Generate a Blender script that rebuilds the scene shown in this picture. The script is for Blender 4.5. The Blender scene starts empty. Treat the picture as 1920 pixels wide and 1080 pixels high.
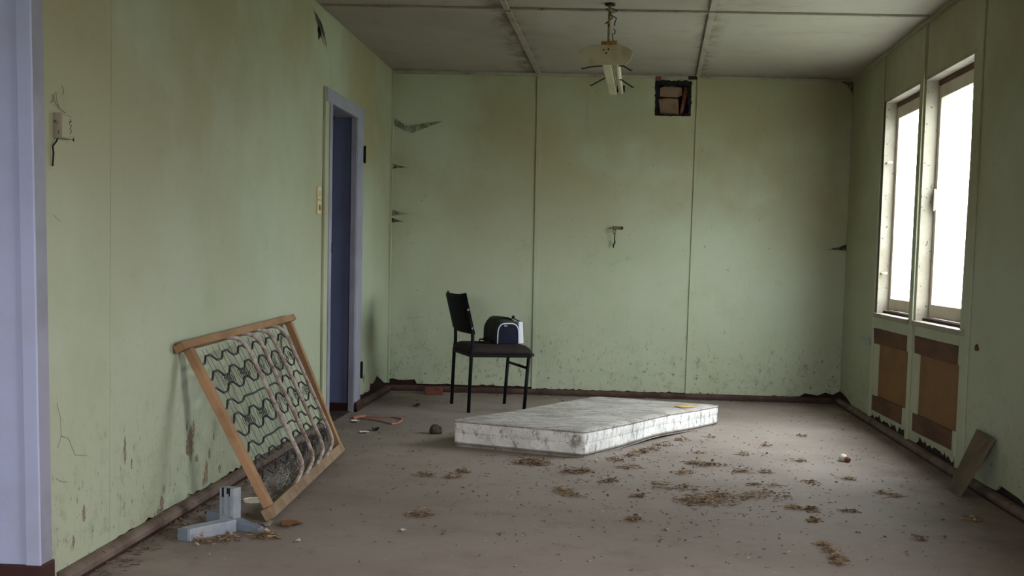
import bpy, bmesh, math, random
from mathutils import Vector, Matrix
random.seed(7)
R = random.random
sc = bpy.context.scene
col = sc.collection

# ---------------------------------------------------------------- camera
cam_d = bpy.data.cameras.new('camera'); cam = bpy.data.objects.new('camera', cam_d); col.objects.link(cam)
cam_d.sensor_width = 36.0; cam_d.sensor_fit = 'HORIZONTAL'
cam_d.lens = 2200.0 / 1920.0 * 36.0
cam_d.shift_y = 100.0 / 1920.0
cam_d.clip_start = 0.05; cam_d.clip_end = 500
def cam_matrix(yaw, pitch, roll, loc):
    cy, sy, cp, sp, cr, sr = math.cos(yaw), math.sin(yaw), math.cos(pitch), math.sin(pitch), math.cos(roll), math.sin(roll)
    B = Matrix(((1, 0, 0), (0, 0, -1), (0, 1, 0)))
    Ry = Matrix(((cy, 0, sy), (0, 1, 0), (-sy, 0, cy)))
    Rx = Matrix(((1, 0, 0), (0, cp, -sp), (0, sp, cp)))
    Rz = Matrix(((cr, -sr, 0), (sr, cr, 0), (0, 0, 1)))
    M = Rz @ Rx @ Ry @ B
    m = Matrix((M[0], -M[1], -M[2])).transposed().to_4x4()
    m.translation = loc
    return m
cam.matrix_world = cam_matrix(0.0787547, 0.0722119, 0.0240059, (1.742, 0.0, 1.10308))
sc.camera = cam

# ---------------------------------------------------------------- sky, light, exposure
sc.view_settings.view_transform = 'Standard'; sc.view_settings.look = 'None'
sc.view_settings.exposure = 1.4; sc.view_settings.gamma = 1.0; sc.view_settings.use_curve_mapping = False
SKY = 6.0
world = bpy.data.worlds.new('overcast_sky'); sc.world = world; world.use_nodes = True
wn = world.node_tree.nodes; wl = world.node_tree.links
wb = wn['Background']; wb.inputs['Strength'].default_value = SKY
tc = wn.new('ShaderNodeTexCoord'); sp = wn.new('ShaderNodeSeparateXYZ'); wl.new(tc.outputs['Generated'], sp.inputs[0])
mr = wn.new('ShaderNodeMapRange'); mr.inputs['From Min'].default_value = 0.0; mr.inputs['From Max'].default_value = 1.0   # overcast sky: zenith about three times the horizon
mr.inputs['To Min'].default_value = SKY; mr.inputs['To Max'].default_value = SKY * 3.0; wl.new(sp.outputs['Z'], mr.inputs['Value']); wl.new(mr.outputs[0], wb.inputs['Strength'])
wb.inputs['Color'].default_value = (0.985, 0.99, 1.0, 1)
try:
    sc.cycles.use_denoising = True
    sc.cycles.max_bounces = 10; sc.cycles.diffuse_bounces = 6; sc.cycles.transparent_max_bounces = 12
    sc.cycles.sample_clamp_indirect = 6.0
    sc.cycles.caustics_reflective = False; sc.cycles.caustics_refractive = False
except Exception:
    pass
def portal(loc, rot, sx, sy):
    l = bpy.data.lights.new('daylight_portal', 'AREA'); l.shape = 'RECTANGLE'; l.size = sx; l.size_y = sy
    l.cycles.is_portal = True
    o = bpy.data.objects.new('daylight_portal', l); col.objects.link(o); o.location = loc; o.rotation_euler = rot
portal((3.83, 7.84, 1.49), (0, math.radians(90), 0), 1.5, 0.92)
portal((3.83, 6.78, 1.49), (0, math.radians(90), 0), 1.5, 1.0)
FX0, FX1 = -.8, 1.4        # unseen window added behind the camera for fill light
WY0, WY1 = 2.0, 2.9       # unseen window added in the right wall to brighten foreground and left wall
portal(((FX0 + FX1) / 2, -2.72, 1.5), (math.radians(90), 0, 0), FX1 - FX0, 1.2)
portal((3.83, (WY0 + WY1) / 2, 1.49), (0, math.radians(90), 0), 1.5, WY1 - WY0)

# ---------------------------------------------------------------- materials
def L(r, g, b):
    f = lambda c: (c / 255 / 12.92) if c / 255 <= 0.04045 else ((c / 255 + 0.055) / 1.055) ** 2.4
    return (f(r), f(g), f(b), 1)
class NT:
    def __init__(s, name):
        s.m = bpy.data.materials.new(name); s.m.use_nodes = True
        s.n = s.m.node_tree.nodes; s.l = s.m.node_tree.links
        s.b = s.n['Principled BSDF']; s.out = s.n['Material Output']
        g = s.n.new('ShaderNodeNewGeometry'); s.pos = g.outputs['Position']; s.island = g.outputs['Random Per Island']
    def math(s, op, a, b=None, c=None, clamp=False):
        n = s.n.new('ShaderNodeMath'); n.operation = op; n.use_clamp = clamp
        for i, v in enumerate((a, b, c)):
            if v is None: continue
            if isinstance(v, (int, float)): n.inputs[i].default_value = v
            else: s.l.new(v, n.inputs[i])
        return n.outputs[0]
    def xyz(s):
        n = s.n.new('ShaderNodeSeparateXYZ'); s.l.new(s.pos, n.inputs[0]); return n.outputs
    def noise(s, scale, detail=6, rough=0.6, stretch=(1, 1, 1), off=0.0, rot=0.0):
        mp = s.n.new('ShaderNodeMapping'); mp.inputs['Scale'].default_value = stretch
        mp.inputs['Location'].default_value = (off, off * 1.7, off * 0.6); mp.inputs['Rotation'].default_value = (0, 0, rot)
        s.l.new(s.pos, mp.inputs['Vector'])
        n = s.n.new('ShaderNodeTexNoise'); n.inputs['Scale'].default_value = scale
        n.inputs['Detail'].default_value = detail; n.inputs['Roughness'].default_value = rough
        s.l.new(mp.outputs[0], n.inputs['Vector']); return n.outputs['Fac']
    def rng(s, v, lo, hi, a=0.0, b=1.0):
        n = s.n.new('ShaderNodeMapRange'); n.interpolation_type = 'SMOOTHSTEP'
        s.l.new(v, n.inputs['Value'])
        n.inputs['From Min'].default_value = lo; n.inputs['From Max'].default_value = hi
        n.inputs['To Min'].default_value = a; n.inputs['To Max'].default_value = b
        return n.outputs[0]
    def mix(s, f, a, b):
        n = s.n.new('ShaderNodeMix'); n.data_type = 'RGBA'
        if isinstance(f, (int, float)): n.inputs[0].default_value = f
        else: s.l.new(f, n.inputs[0])
        for i, v in ((6, a), (7, b)):
            if isinstance(v, tuple): n.inputs[i].default_value = v
            else: s.l.new(v, n.inputs[i])
        return n.outputs[2]
    def done(s, c, rough=0.8, bump=None, metal=0.0, spec=0.3):
        if isinstance(c, tuple): s.b.inputs['Base Color'].default_value = c
        else: s.l.new(c, s.b.inputs['Base Color'])
        s.b.inputs['Roughness'].default_value = rough; s.b.inputs['Metallic'].default_value = metal
        s.b.inputs['Specular IOR Level'].default_value = spec
        if bump:
            v, st, d = bump
            n = s.n.new('ShaderNodeBump'); n.inputs['Strength'].default_value = st; n.inputs['Distance'].default_value = d
            s.l.new(v, n.inputs['Height']); s.l.new(n.outputs[0], s.b.inputs['Normal'])
        return s.m
def mat(name, base, layers=(), rough=0.8, bump=None, metal=0.0, spec=0.3):
    """layers: (colour, scale, lo, hi, amount[, stretch])"""
    t = NT(name); c = base
    for i, ly in enumerate(layers):
        cc, scl, lo, hi, amt = ly[:5]; st = ly[5] if len(ly) > 5 else (1, 1, 1)
        f = t.rng(t.noise(scl, 6, 0.62, st, i * 3.1), lo, hi, 0, amt)
        c = t.mix(f, c, cc)
    bp = None
    if bump: bp = (t.noise(bump[0], 4, 0.6), bump[1], bump[2])
    return t.done(c, rough, bp, metal, spec)

def wall_paint(name, base, low=True):
    t = NT(name); x, y, z = t.xyz()
    c = base
    brown_tint = t.math('MULTIPLY', t.rng(t.noise(0.9, 5, 0.55), 0.30, 0.62, .15, 1.0), t.rng(z, 0.7, 2.0, .2, .8))   # patchy brown tint, stronger higher up the wall
    c = t.mix(brown_tint, c, L(146, 134, 96))
    c = t.mix(t.rng(t.noise(2.3, 5, 0.6, off=5), 0.5, 0.72, 0, 0.35), c, L(146, 158, 124))    # greener, damp patches
    c = t.mix(t.rng(t.noise(7, 8, 0.75, off=9), 0.55, 0.8, 0, 0.4), c, L(122, 120, 90))
    c = t.mix(t.rng(t.noise(5, 5, 0.6, (6, 6, 0.5), off=2), 0.62, 0.8, 0, 0.22), c, L(105, 104, 78))   # run marks
    c = t.mix(t.rng(t.noise(38, 3, 0.6, off=3), 0.70, 0.76, 0, 0.7), c, L(62, 56, 42))        # fly spots
    c = t.mix(t.rng(t.noise(24, 4, 0.7, (1, 1, 0.4), off=13), 0.71, 0.78, 0, 0.6), c, L(70, 68, 50))
    if low:                                                                                    # splashes and scuffs along the skirting
        near = t.rng(z, 0.05, 0.75, 1.0, 0.0)
        f = t.math('MULTIPLY', t.rng(t.noise(13, 8, 0.75, off=21), 0.50, 0.66), near)
        c = t.mix(t.math('MULTIPLY', f, 0.42), c, L(110, 112, 92))
        f2 = t.math('MULTIPLY', t.rng(t.noise(34, 6, 0.75, (1, 1, .6), off=31), 0.575, 0.65), t.rng(z, 0.03, 0.8, 1.0, 0.0))
        c = t.mix(t.math('MULTIPLY', f2, 0.8), c, L(70, 58, 48))
    return t.done(c, 0.62, (t.noise(45, 7, 0.7), 0.30, 0.006), 0, 0.35)

M = {}
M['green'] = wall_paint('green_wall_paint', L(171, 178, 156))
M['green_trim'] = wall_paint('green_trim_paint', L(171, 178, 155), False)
M['dark_void'] = mat('dark_red_timber', L(52, 30, 24), [(L(30, 22, 20), 8, .4, .6, .7)], .9, (40, .4, .006))
M['blue'] = mat('lavender_blue_paint', L(170, 176, 206), [(L(146, 152, 180), 1.6, .42, .7, .6), (L(165, 162, 178), 3, .5, .7, .4), (L(70, 64, 66), 40, .72, .77, .8)], .55, (70, .1, .003))
M['blue_grey'] = mat('mauve_grey_paint', L(146, 144, 160), [(L(116, 114, 124), 3, .42, .7, .6), (L(72, 66, 66), 40, .70, .76, .8)], .55, (70, .1, .003))
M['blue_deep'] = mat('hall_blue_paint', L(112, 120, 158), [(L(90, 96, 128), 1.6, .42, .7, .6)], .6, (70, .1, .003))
M['kick'] = mat('dark_red_skirting', L(58, 30, 26), [(L(110, 80, 52), 22, .66, .74, .8), (L(34, 22, 22), 5, .45, .65, .7)], .6, (30, .2, .004))
M['skirt'] = mat('worn_brown_skirting', L(112, 98, 88), [(L(82, 62, 54), 6, .4, .65, .8, (1, 1, 1)), (L(56, 36, 32), 26, .58, .7, .7), (L(140, 130, 116), 14, .66, .78, .5)], .7, (50, .25, .004))
M['skirt_dark'] = mat('dark_brown_skirting', L(78, 58, 50), [(L(46, 28, 26), 6, .4, .62, .8), (L(104, 92, 80), 18, .62, .76, .6)], .75, (50, .25, .004))
M['white_trim'] = mat('chalky_white_paint', L(150, 141, 128), [(L(128, 118, 104), 4, .42, .7, .8), (L(118, 104, 88), 16, .6, .75, .6), (L(62, 52, 42), 44, .62, .68, .9)], .6, (50, .12, .003))
M['sash_paint'] = mat('cream_sash_paint', L(206, 196, 178), [(L(172, 160, 140), 5, .45, .7, .6), (L(74, 62, 50), 44, .66, .72, .8)], .6)
M['hardboard'] = mat('brown_hardboard', L(122, 88, 52), [(L(102, 72, 42), 3, .4, .7, .7), (L(98, 70, 46), 24, .62, .75, .5)], .75, (120, .1, .002))
M['old_rail'] = mat('dark_stained_rail', L(96, 66, 46), [(L(66, 44, 34), 5, .42, .62, .8, (1, .4, 1.5)), (L(132, 108, 88), 9, .62, .78, .5), (L(34, 24, 20), 20, .64, .72, .9)], .8, (30, .2, .004))
M['timber'] = mat('weathered_pine', L(156, 120, 88), [(L(124, 92, 66), 5, .4, .65, .7, (1, 1, 1)), (L(118, 88, 64), 40, .55, .72, .5, (6, 1, 6)), (L(84, 66, 54), 14, .66, .8, .7)], .75, (60, .2, .003))
M['timber_low'] = mat('dusty_pine', L(146, 122, 98), [(L(112, 90, 70), 8, .42, .66, .8), (L(90, 72, 58), 30, .6, .74, .6)], .8, (60, .2, .003))
M['rod'] = mat('flaking_white_rod', L(172, 160, 152), [(L(128, 104, 94), 30, .45, .6, .8), (L(96, 62, 50), 70, .58, .66, .9)], .7, (120, .3, .002))
M['wire'] = mat('dark_spring_wire', L(66, 66, 74), [(L(46, 42, 44), 20, .45, .65, .7)], .55, None, .5, .5)
M['tie'] = mat('thin_grey_wire', L(96, 98, 100), [(L(66, 60, 54), 30, .5, .65, .7)], .55, None, .5, .5)
M['mesh_pale'] = mat('pale_wire', L(150, 154, 160), (), .5, None, .4, .5)
M['steel'] = mat('blue_grey_enamel', L(150, 154, 162), [(L(116, 126, 142), 7, .42, .66, .7), (L(178, 180, 184), 60, .6, .72, .4, (8, 8, 1)), (L(84, 90, 100), 24, .66, .75, .7)], .5, (60, .08, .002), 0, .4)
M['steel_shaded'] = mat('shadow_blue_enamel', L(118, 128, 142), [(L(92, 100, 112), 8, .42, .66, .7)], .5, None, 0, .4)  # darker copy of the steel enamel, shade put into its colour
M['slot'] = mat('black_slot', L(13, 13, 15), (), .8)
M['black_metal'] = mat('black_enamel', L(14, 14, 19), [(L(24, 24, 31), 30, .6, .75, .5)], .55, None, 0, .15)
M['black_vinyl'] = mat('black_vinyl', L(12, 11, 12), [(L(24, 20, 21), 12, .55, .75, .5)], .75, (90, .15, .002), 0, .2)
M['seat_fabric'] = mat('dark_brown_weave', L(46, 34, 34), [(L(32, 24, 25), 6, .42, .65, .7), (L(76, 62, 60), 120, .55, .7, .4)], .9, (260, .3, .002))
M['screw'] = mat('dull_screw', L(120, 118, 120), (), .45, None, .7)
M['bag_navy'] = mat('navy_nylon', L(15, 16, 38), [(L(24, 26, 52), 10, .5, .7, .5)], .75, (180, .12, .001), 0, .2)
M['bag_grey'] = mat('dark_grey_nylon', L(62, 62, 60), [(L(42, 41, 39), 6, .42, .66, .7)], .8, (180, .15, .001), 0, .2)
M['bag_top'] = mat('dusty_dark_nylon', L(62, 56, 46), [(L(46, 42, 38), 6, .42, .66, .7)], .7, (180, .15, .001))
M['bag_white'] = mat('white_vinyl', L(206, 210, 220), [(L(180, 184, 196), 10, .5, .7, .5)], .5)
M['black'] = mat('black_webbing', L(20, 20, 20), (), .7)
M['lamp_cream'] = mat('stained_cream_enamel', L(180, 172, 146), [(L(150, 138, 108), 8, .45, .7, .7), (L(90, 72, 50), 60, .66, .72, .9)], .5)
M['lamp_tube'] = mat('old_fluorescent_glass', L(186, 180, 158), [(L(150, 142, 118), 6, .45, .7, .6)], .3)
M['stem'] = mat('dull_brass_stem', L(136, 122, 88), [(L(90, 78, 56), 20, .45, .65, .7)], .5)
M['rust'] = mat('rusty_orange', L(160, 106, 52), [(L(104, 66, 38), 30, .45, .65, .8)], .8)
M['cobweb_black'] = mat('black_dusty_wire', L(34, 30, 26), (), .9)
M['husk'] = mat('dark_husk', L(70, 60, 44), [(L(40, 34, 28), 40, .42, .6, .9)], .9)
M['strand'] = mat('dusty_brown_thread', L(92, 82, 60), (), .9)
M['brick'] = mat('old_brick', L(112, 66, 52), [(L(82, 44, 36), 18, .42, .66, .8)], .9, (80, .5, .004))
M['card'] = mat('brown_card', L(126, 100, 80), [(L(96, 72, 56), 12, .45, .7, .7)], .9)
M['cream_plastic'] = mat('yellowed_plastic', L(206, 192, 152), [(L(160, 140, 100), 16, .5, .7, .7)], .45)
M['chalk'] = mat('faded_orange_plastic', L(158, 108, 90), [(L(150, 84, 70), 20, .45, .65, .7)], .7)
M['board'] = mat('grey_brown_fibreboard', L(106, 92, 76), [(L(84, 74, 60), 7, .42, .66, .7), (L(60, 52, 42), 34, .64, .72, .7)], .8, (90, .15, .002))
M['pale'] = mat('pale_plastic', L(214, 208, 192), [(L(170, 160, 140), 30, .5, .7, .6)], .6)
M['foil'] = mat('crumpled_foil', L(214, 214, 214), (), .25, (120, .5, .004), .9)
M['leaf_orange'] = mat('rust_brown_leaf', L(118, 78, 42), [(L(88, 54, 30), 60, .45, .65, .8)], .8)
M['ground'] = mat('unseen_dark_ground', L(84, 90, 64), [(L(64, 72, 48), .4, .42, .6, .8)], .95)  # unseen ground, kept dark so less light bounces to the upper walls

def ceiling_mat():
    t = NT('stained_ceiling_board'); x, y, z = t.xyz()
    c = L(158, 149, 138)
    c = t.mix(t.rng(t.noise(0.8, 4, 0.5), .4, .68, 0, .5), c, L(138, 128, 115))
    c = t.mix(t.rng(t.noise(5, 6, 0.7, off=4), .5, .74, 0, .4), c, L(124, 114, 100))
    # mould following the two long battens and the back edge
    n = t.noise(7, 6, 0.7, (1, .7, 1), off=7)
    d1 = t.math('ABSOLUTE', t.math('SUBTRACT', x, t.math('ADD', t.math('MULTIPLY', t.math('SUBTRACT', 9.35, y), -0.0236), 1.12)))
    d2 = t.math('ABSOLUTE', t.math('SUBTRACT', x, t.math('ADD', t.math('MULTIPLY', t.math('SUBTRACT', 9.35, y), -0.042), 2.42)))
    d3 = t.math('SUBTRACT', 9.4, y)
    for d, w, a in ((d1, .15, .75), (d2, .12, .6), (d3, .22, .4)):
        f = t.math('MULTIPLY', t.rng(d, 0.0, w, 1, 0), t.rng(n, .40, .62))
        c = t.mix(t.math('MULTIPLY', f, a), c, L(74, 62, 48))
    c = t.mix(t.rng(t.noise(30, 4, 0.7, off=3), .71, .76, 0, .7), c, L(96, 86, 70))
    return t.done(c, .8, (t.noise(50, 4, .6), .08, .003))
M['ceiling'] = ceiling_mat()
M['ceil_strip'] = mat('stained_white_batten', L(150, 141, 127), [(L(118, 107, 92), 6, .45, .7, .6), (L(78, 66, 52), 16, .60, .72, .8)], .7)

def floor_mat():
    t = NT('worn_grey_brown_floor'); x, y, z = t.xyz()
    c = L(143, 130, 123)
    c = t.mix(t.rng(t.noise(1.1, 5, .6), .4, .66, 0, .5), c, L(118, 104, 96))
    c = t.mix(t.rng(t.noise(5, 8, .72, (1, 1, 1), off=3), .5, .72, 0, .4), c, L(102, 88, 80))
    c = t.mix(t.rng(t.noise(22, 8, .78, off=6), .56, .74, 0, .4), c, L(96, 82, 70))
    c = t.mix(t.rng(t.noise(3.2, 6, .7, off=12), .58, .74, 0, .4), c, L(154, 143, 135))
    c = t.mix(t.rng(t.noise(90, 3, .6, off=8), .68, .75, 0, .6), c, L(168, 158, 146))
    c = t.mix(t.rng(t.noise(70, 4, .7, off=18), .66, .74, 0, .7), c, L(60, 48, 38))
    # dirt drifted up to the walls, in ragged patches
    edge = t.math('MINIMUM', t.math('MINIMUM', t.math('SUBTRACT', 3.6, x), x), t.math('SUBTRACT', 9.4, y))
    f = t.math('MULTIPLY', t.rng(edge, 0.0, 0.85, 1, 0), t.rng(t.noise(2.6, 7, .7, off=27), .32, .62))
    c = t.mix(t.math('MULTIPLY', f, .5), c, L(84, 69, 59))
    return t.done(c, .78, (t.noise(120, 5, .7), .25, .003), 0, .3)
M['floor'] = floor_mat()

def mattress_mat(name, base, mid, dirt):
    t = NT(name)
    c = base
    c = t.mix(t.rng(t.noise(4, 6, .65), .42, .7, 0, .6), c, mid)
    c = t.mix(t.rng(t.noise(16, 8, .78, off=5), .48, .64, 0, .7), c, mid)
    c = t.mix(t.rng(t.noise(26, 5, .8, off=9), .585, .66, 0, .85), c, dirt)
    c = t.mix(t.rng(t.noise(6, 7, .72, (.35, 3.6, 1), off=15, rot=.31), .47, .66, 0, .75), c, mid)
    c = t.mix(t.rng(t.noise(9, 7, .75, (.4, 4, 1), off=35, rot=.31), .50, .64, 0, .7), c, dirt)
    c = t.mix(t.rng(t.noise(60, 4, .8, off=45), .62, .68, 0, .9), c, dirt)
    return t.done(c, .85, (t.noise(140, 4, .6), .15, .002))
M['mat_top'] = mattress_mat('grimy_ticking', L(190, 184, 178), L(138, 131, 124), L(74, 64, 56))
M['mat_side'] = mattress_mat('soiled_white_ticking', L(236, 233, 231), L(204, 200, 198), L(92, 80, 70))
M['mat_under'] = mattress_mat('grey_underside', L(150, 142, 136), L(120, 112, 106), L(84, 76, 68))
M['foam'] = mat('yellow_foam', L(206, 164, 96), [(L(156, 116, 62), 40, .45, .65, .8)], .95, (160, .4, .004))

def glass_mat():
    t = NT('dirty_window_glass')
    tr = t.n.new('ShaderNodeBsdfTransparent'); tr.inputs[0].default_value = (.9, .94, .95, 1)
    tl = t.n.new('ShaderNodeBsdfTranslucent'); tl.inputs[0].default_value = (.66, .72, .72, 1)
    gl = t.n.new('ShaderNodeBsdfGlossy'); gl.inputs['Roughness'].default_value = .08
    f = t.rng(t.noise(5, 7, .7, (1, 1, .22)), .38, .72, .18, .62)
    m1 = t.n.new('ShaderNodeMixShader'); t.l.new(f, m1.inputs[0]); t.l.new(tr.outputs[0], m1.inputs[1]); t.l.new(tl.outputs[0], m1.inputs[2])
    m2 = t.n.new('ShaderNodeMixShader'); m2.inputs[0].default_value = .05
    t.l.new(m1.outputs[0], m2.inputs[1]); t.l.new(gl.outputs[0], m2.inputs[2]); t.l.new(m2.outputs[0], t.out.inputs[0])
    return t.m
M['glass'] = glass_mat()

def web_mat(name, colr, lo, hi, amt):
    t = NT(name)
    d = t.n.new('ShaderNodeBsdfDiffuse'); d.inputs[0].default_value = colr
    tr = t.n.new('ShaderNodeBsdfTransparent')
    f = t.rng(t.noise(22, 8, .75, (1, 1, .6)), lo, hi, 0.0, amt)
    m = t.n.new('ShaderNodeMixShader'); t.l.new(f, m.inputs[0]); t.l.new(tr.outputs[0], m.inputs[1]); t.l.new(d.outputs[0], m.inputs[2])
    t.l.new(m.outputs[0], t.out.inputs[0]); return t.m
M['web'] = web_mat('dusty_cobweb', L(84, 76, 50), .30, .66, .75)
M['web_dark'] = web_mat('sooty_cobweb', L(40, 34, 26), .30, .55, .9)

def litter_mat(name, cols):
    t = NT(name)
    r = t.n.new('ShaderNodeValToRGB'); t.l.new(t.island, r.inputs[0])
    e = r.color_ramp.elements
    e[0].color = cols[0]; e[1].color = cols[-1]
    for i, c in enumerate(cols[1:-1]):
        k = e.new((i + 1) / (len(cols) - 1)); k.color = c
    return t.done(r.outputs[0], .85)
M['straw'] = litter_mat('dry_straw', [L(66, 50, 40), L(146, 120, 90), L(96, 74, 56), L(176, 152, 120), L(118, 92, 68), L(60, 46, 40), L(160, 132, 98), L(134, 104, 74)])
M['litter'] = litter_mat('dry_leaf_litter', [L(54, 44, 36), L(98, 82, 66), L(78, 62, 50), L(132, 114, 94), L(62, 50, 42)])
M['flake'] = litter_mat('pale_paint_flakes', [L(214, 208, 196), L(170, 172, 150), L(196, 186, 170), L(150, 140, 128)])

# ---------------------------------------------------------------- mesh helpers
class MB:
    def __init__(s): s.v = []; s.f = []
    def add(s, vs, fs):
        k = len(s.v); s.v += [tuple(x) for x in vs]; s.f += [tuple(i + k for i in f) for f in fs]; return s
    def hexa(s, p):
        return s.add(p, [(0, 3, 2, 1), (4, 5, 6, 7), (0, 1, 5, 4), (1, 2, 6, 5), (2, 3, 7, 6), (3, 0, 4, 7)])
    def box(s, x0, x1, y0, y1, z0, z1):
        return s.hexa([(x0, y0, z0), (x1, y0, z0), (x1, y1, z0), (x0, y1, z0), (x0, y0, z1), (x1, y0, z1), (x1, y1, z1), (x0, y1, z1)])
    def bar(s, p, q, w, h, up=(0, 0, 1)):
        p, q, up = Vector(p), Vector(q), Vector(up); d = (q - p).normalized()
        a = d.cross(up).normalized() * w / 2; b = a.normalized().cross(d).normalized() * h / 2
        return s.hexa([p - a - b, p + a - b, q + a - b, q - a - b, p - a + b, p + a + b, q + a + b, q - a + b])
    def tube(s, pts, r, n=8, cap=True):
        pts = [Vector(p) for p in pts]; rings = []; prev = None
        for i, p in enumerate(pts):
            d = (pts[min(i + 1, len(pts) - 1)] - pts[max(i - 1, 0)]).normalized()
            if prev is None:
                u = d.orthogonal().normalized()
            else:
                u = (prev - d * prev.dot(d)); u = u.normalized() if u.length > 1e-6 else d.orthogonal().normalized()
            prev = u; w = d.cross(u); rr = r[i] if isinstance(r, (list, tuple)) else r
            rings.append([p + (u * math.cos(6.28318 * k / n) + w * math.sin(6.28318 * k / n)) * rr for k in range(n)])
        vs = [v for g in rings for v in g]; fs = []
        for i in range(len(pts) - 1):
            for k in range(n):
                k2 = (k + 1) % n; fs.append((i * n + k, i * n + k2, (i + 1) * n + k2, (i + 1) * n + k))
        if cap: fs += [tuple(range(n))[::-1], tuple((len(pts) - 1) * n + k for k in range(n))]
        return s.add(vs, fs)
    def prism(s, poly, fn, d0, d1):
        """polygon of (a,b) pairs, fn(a,b,depth)->point"""
        n = len(poly); vs = [fn(a, b, d0) for a, b in poly] + [fn(a, b, d1) for a, b in poly]
        return s.add(vs, [tuple(range(n))[::-1], tuple(range(n, 2 * n))] + [(i, (i + 1) % n, n + (i + 1) % n, n + i) for i in range(n)])
    def grid(s, fn, nu, nv):
        vs = [fn(i / nu, j / nv) for j in range(nv + 1) for i in range(nu + 1)]
        return s.add(vs, [(j * (nu + 1) + i, j * (nu + 1) + i + 1, (j + 1) * (nu + 1) + i + 1, (j + 1) * (nu + 1) + i) for j in range(nv) for i in range(nu)])
    def build(s, name, m, parent=None, smooth=False, bevel=0.0, solid=0.0, fix=True):
        off = Vector((0, 0, 0))
        p = parent
        while p is not None: off += p.location; p = p.parent
        me = bpy.data.meshes.new(name)
        me.from_pydata([tuple(Vector(v) - off) for v in s.v], [], s.f)
        if fix:
            bm = bmesh.new(); bm.from_mesh(me); bmesh.ops.recalc_face_normals(bm, faces=bm.faces); bm.to_mesh(me); bm.free()
        me.materials.append(m)
        if smooth: me.polygons.foreach_set('use_smooth', [True] * len(me.polygons))
        o = bpy.data.objects.new(name, me); col.objects.link(o)
        if parent is not None: o.parent = parent
        if solid:
            k = o.modifiers.new('thickness', 'SOLIDIFY'); k.thickness = solid; k.offset = 0
        if bevel:
            k = o.modifiers.new('edge', 'BEVEL'); k.width = bevel; k.segments = 2; k.limit_method = 'ANGLE'
        return o
def tag(o, label=None, cat=None, group=None, kind=None):
    if label: o['label'] = label
    if cat: o['category'] = cat
    if group: o['group'] = group
    if kind: o['kind'] = kind
    return o
def thing(name, label, cat, loc, group=None):
    o = bpy.data.objects.new(name, None); col.objects.link(o); o.location = loc; o.empty_display_size = .1
    return tag(o, label, cat, group)
def struct(name):
    o = bpy.data.objects.new(name, None); col.objects.link(o); o.empty_display_size = .1
    return tag(o, kind='structure')
def jag(a0, a1, b, amp, n, sd):
    r = random.Random(sd); out = []
    for i in range(n + 1):
        a = a0 + (a1 - a0) * i / n
        out.append((a, b + (r.random() ** 1.6) * amp * (1 if i % 2 else .35)))
    return out

# ---------------------------------------------------------------- room geometry
W = 3.615
def zc(x, y): return 2.556 - .0044 * x + (9.35 - y) * (.0034 + .0032 * x)
def yb(x): return 9.35 + .0229 * x
YL0 = 3.55
TOP = 2.68

o = MB().box(-3.2, W + .12, -2.8, 9.6, -.15, 0).build('floor', M['floor']); tag(o, kind='structure')
o = MB().add([(W + .5, -60, -.45), (120, -60, -.45), (120, 80, -.45), (W + .5, 80, -.45)], [(0, 1, 2, 3)]).build('ground', M['ground'], fix=False); tag(o, kind='structure')
MB().add([(-60, -90, -.46), (W + .5, -90, -.46), (W + .5, -3.2, -.46), (-60, -3.2, -.46)], [(0, 1, 2, 3)]).build('ground_front', M['ground'], fix=False)['kind'] = 'structure'

# ceiling: boards as parts, battens over the joints
ceil = MB().add([(-3.2, -2.8, 2.9), (W + .12, -2.8, 2.9), (W + .12, 9.6, 2.9), (-3.2, 9.6, 2.9)], [(0, 1, 2, 3)]).build('ceiling', M['ceiling'], solid=.04)
tag(ceil, kind='structure')
def cx1(y): return 1.165 - (9.35 - y) * .0236
def cx2(y): return 2.41 - (9.35 - y) * .042
def cyb(x): return 6.945 + .065 * x
rows = [(lambda x: cyb(x), lambda x: yb(x)), (lambda x: cyb(x) - 2.4, lambda x: cyb(x)), (lambda x: -2.8, lambda x: cyb(x) - 2.4)]
cols = [(lambda y: 0.0, cx1), (cx1, cx2), (cx2, lambda y: W)]
for (ya, yb_) in rows:
    for (xa, xb) in cols:
        m_ = MB(); g = .002
        def P(u, v, dz):
            y = 7.0
            for _ in range(3):
                x = xa(y) + g + (xb(y) - xa(y) - 2 * g) * u; y = ya(x) + g + (yb_(x) - ya(x) - 2 * g) * v
            return (x, y, zc(x, y) + dz)
        m_.hexa([P(0, 0, 0), P(1, 0, 0), P(1, 1, 0), P(0, 1, 0), P(0, 0, .012), P(1, 0, .012), P(1, 1, .012), P(0, 1, .012)])
        m_.build('ceiling_board', M['ceiling'], ceil)
MB().box(-3.2, -.02, -2.8, 3.46, 2.6, 2.612).build('ceiling_board', M['ceiling'], ceil)
def cbat(pts, w):
    m_ = MB()
    for a, b in zip(pts[:-1], pts[1:]):
        m_.bar((a[0], a[1], zc(*a) - .007), (b[0], b[1], zc(*b) - .007), w, .014)
    m_.build('ceiling_batten', M['ceil_strip'], ceil, bevel=.003)
for f in (cx1, cx2): cbat([(f(y), y) for y in (-2.7, 4.7, cyb(1.5) - .01)], .036); cbat([(f(y), y) for y in (cyb(1.5) + .03, 8.2, yb(1.5) - .03)], .036)
cbat([(x, cyb(x)) for x in (0.02, 1.8, W - .03)], .022)
cbat([(x, cyb(x) - 2.4) for x in (0.02, 1.8, W - .03)], .022)
m_ = MB(); m_.bar((0.01, yb(0) - .012, zc(0, 9.35) - .012), (2.08, yb(2.08) - .012, zc(2.08, 9.4) - .012), .026, .026)
m_.build('cornice_strip', M['ceil_strip'], ceil, bevel=.005)
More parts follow.
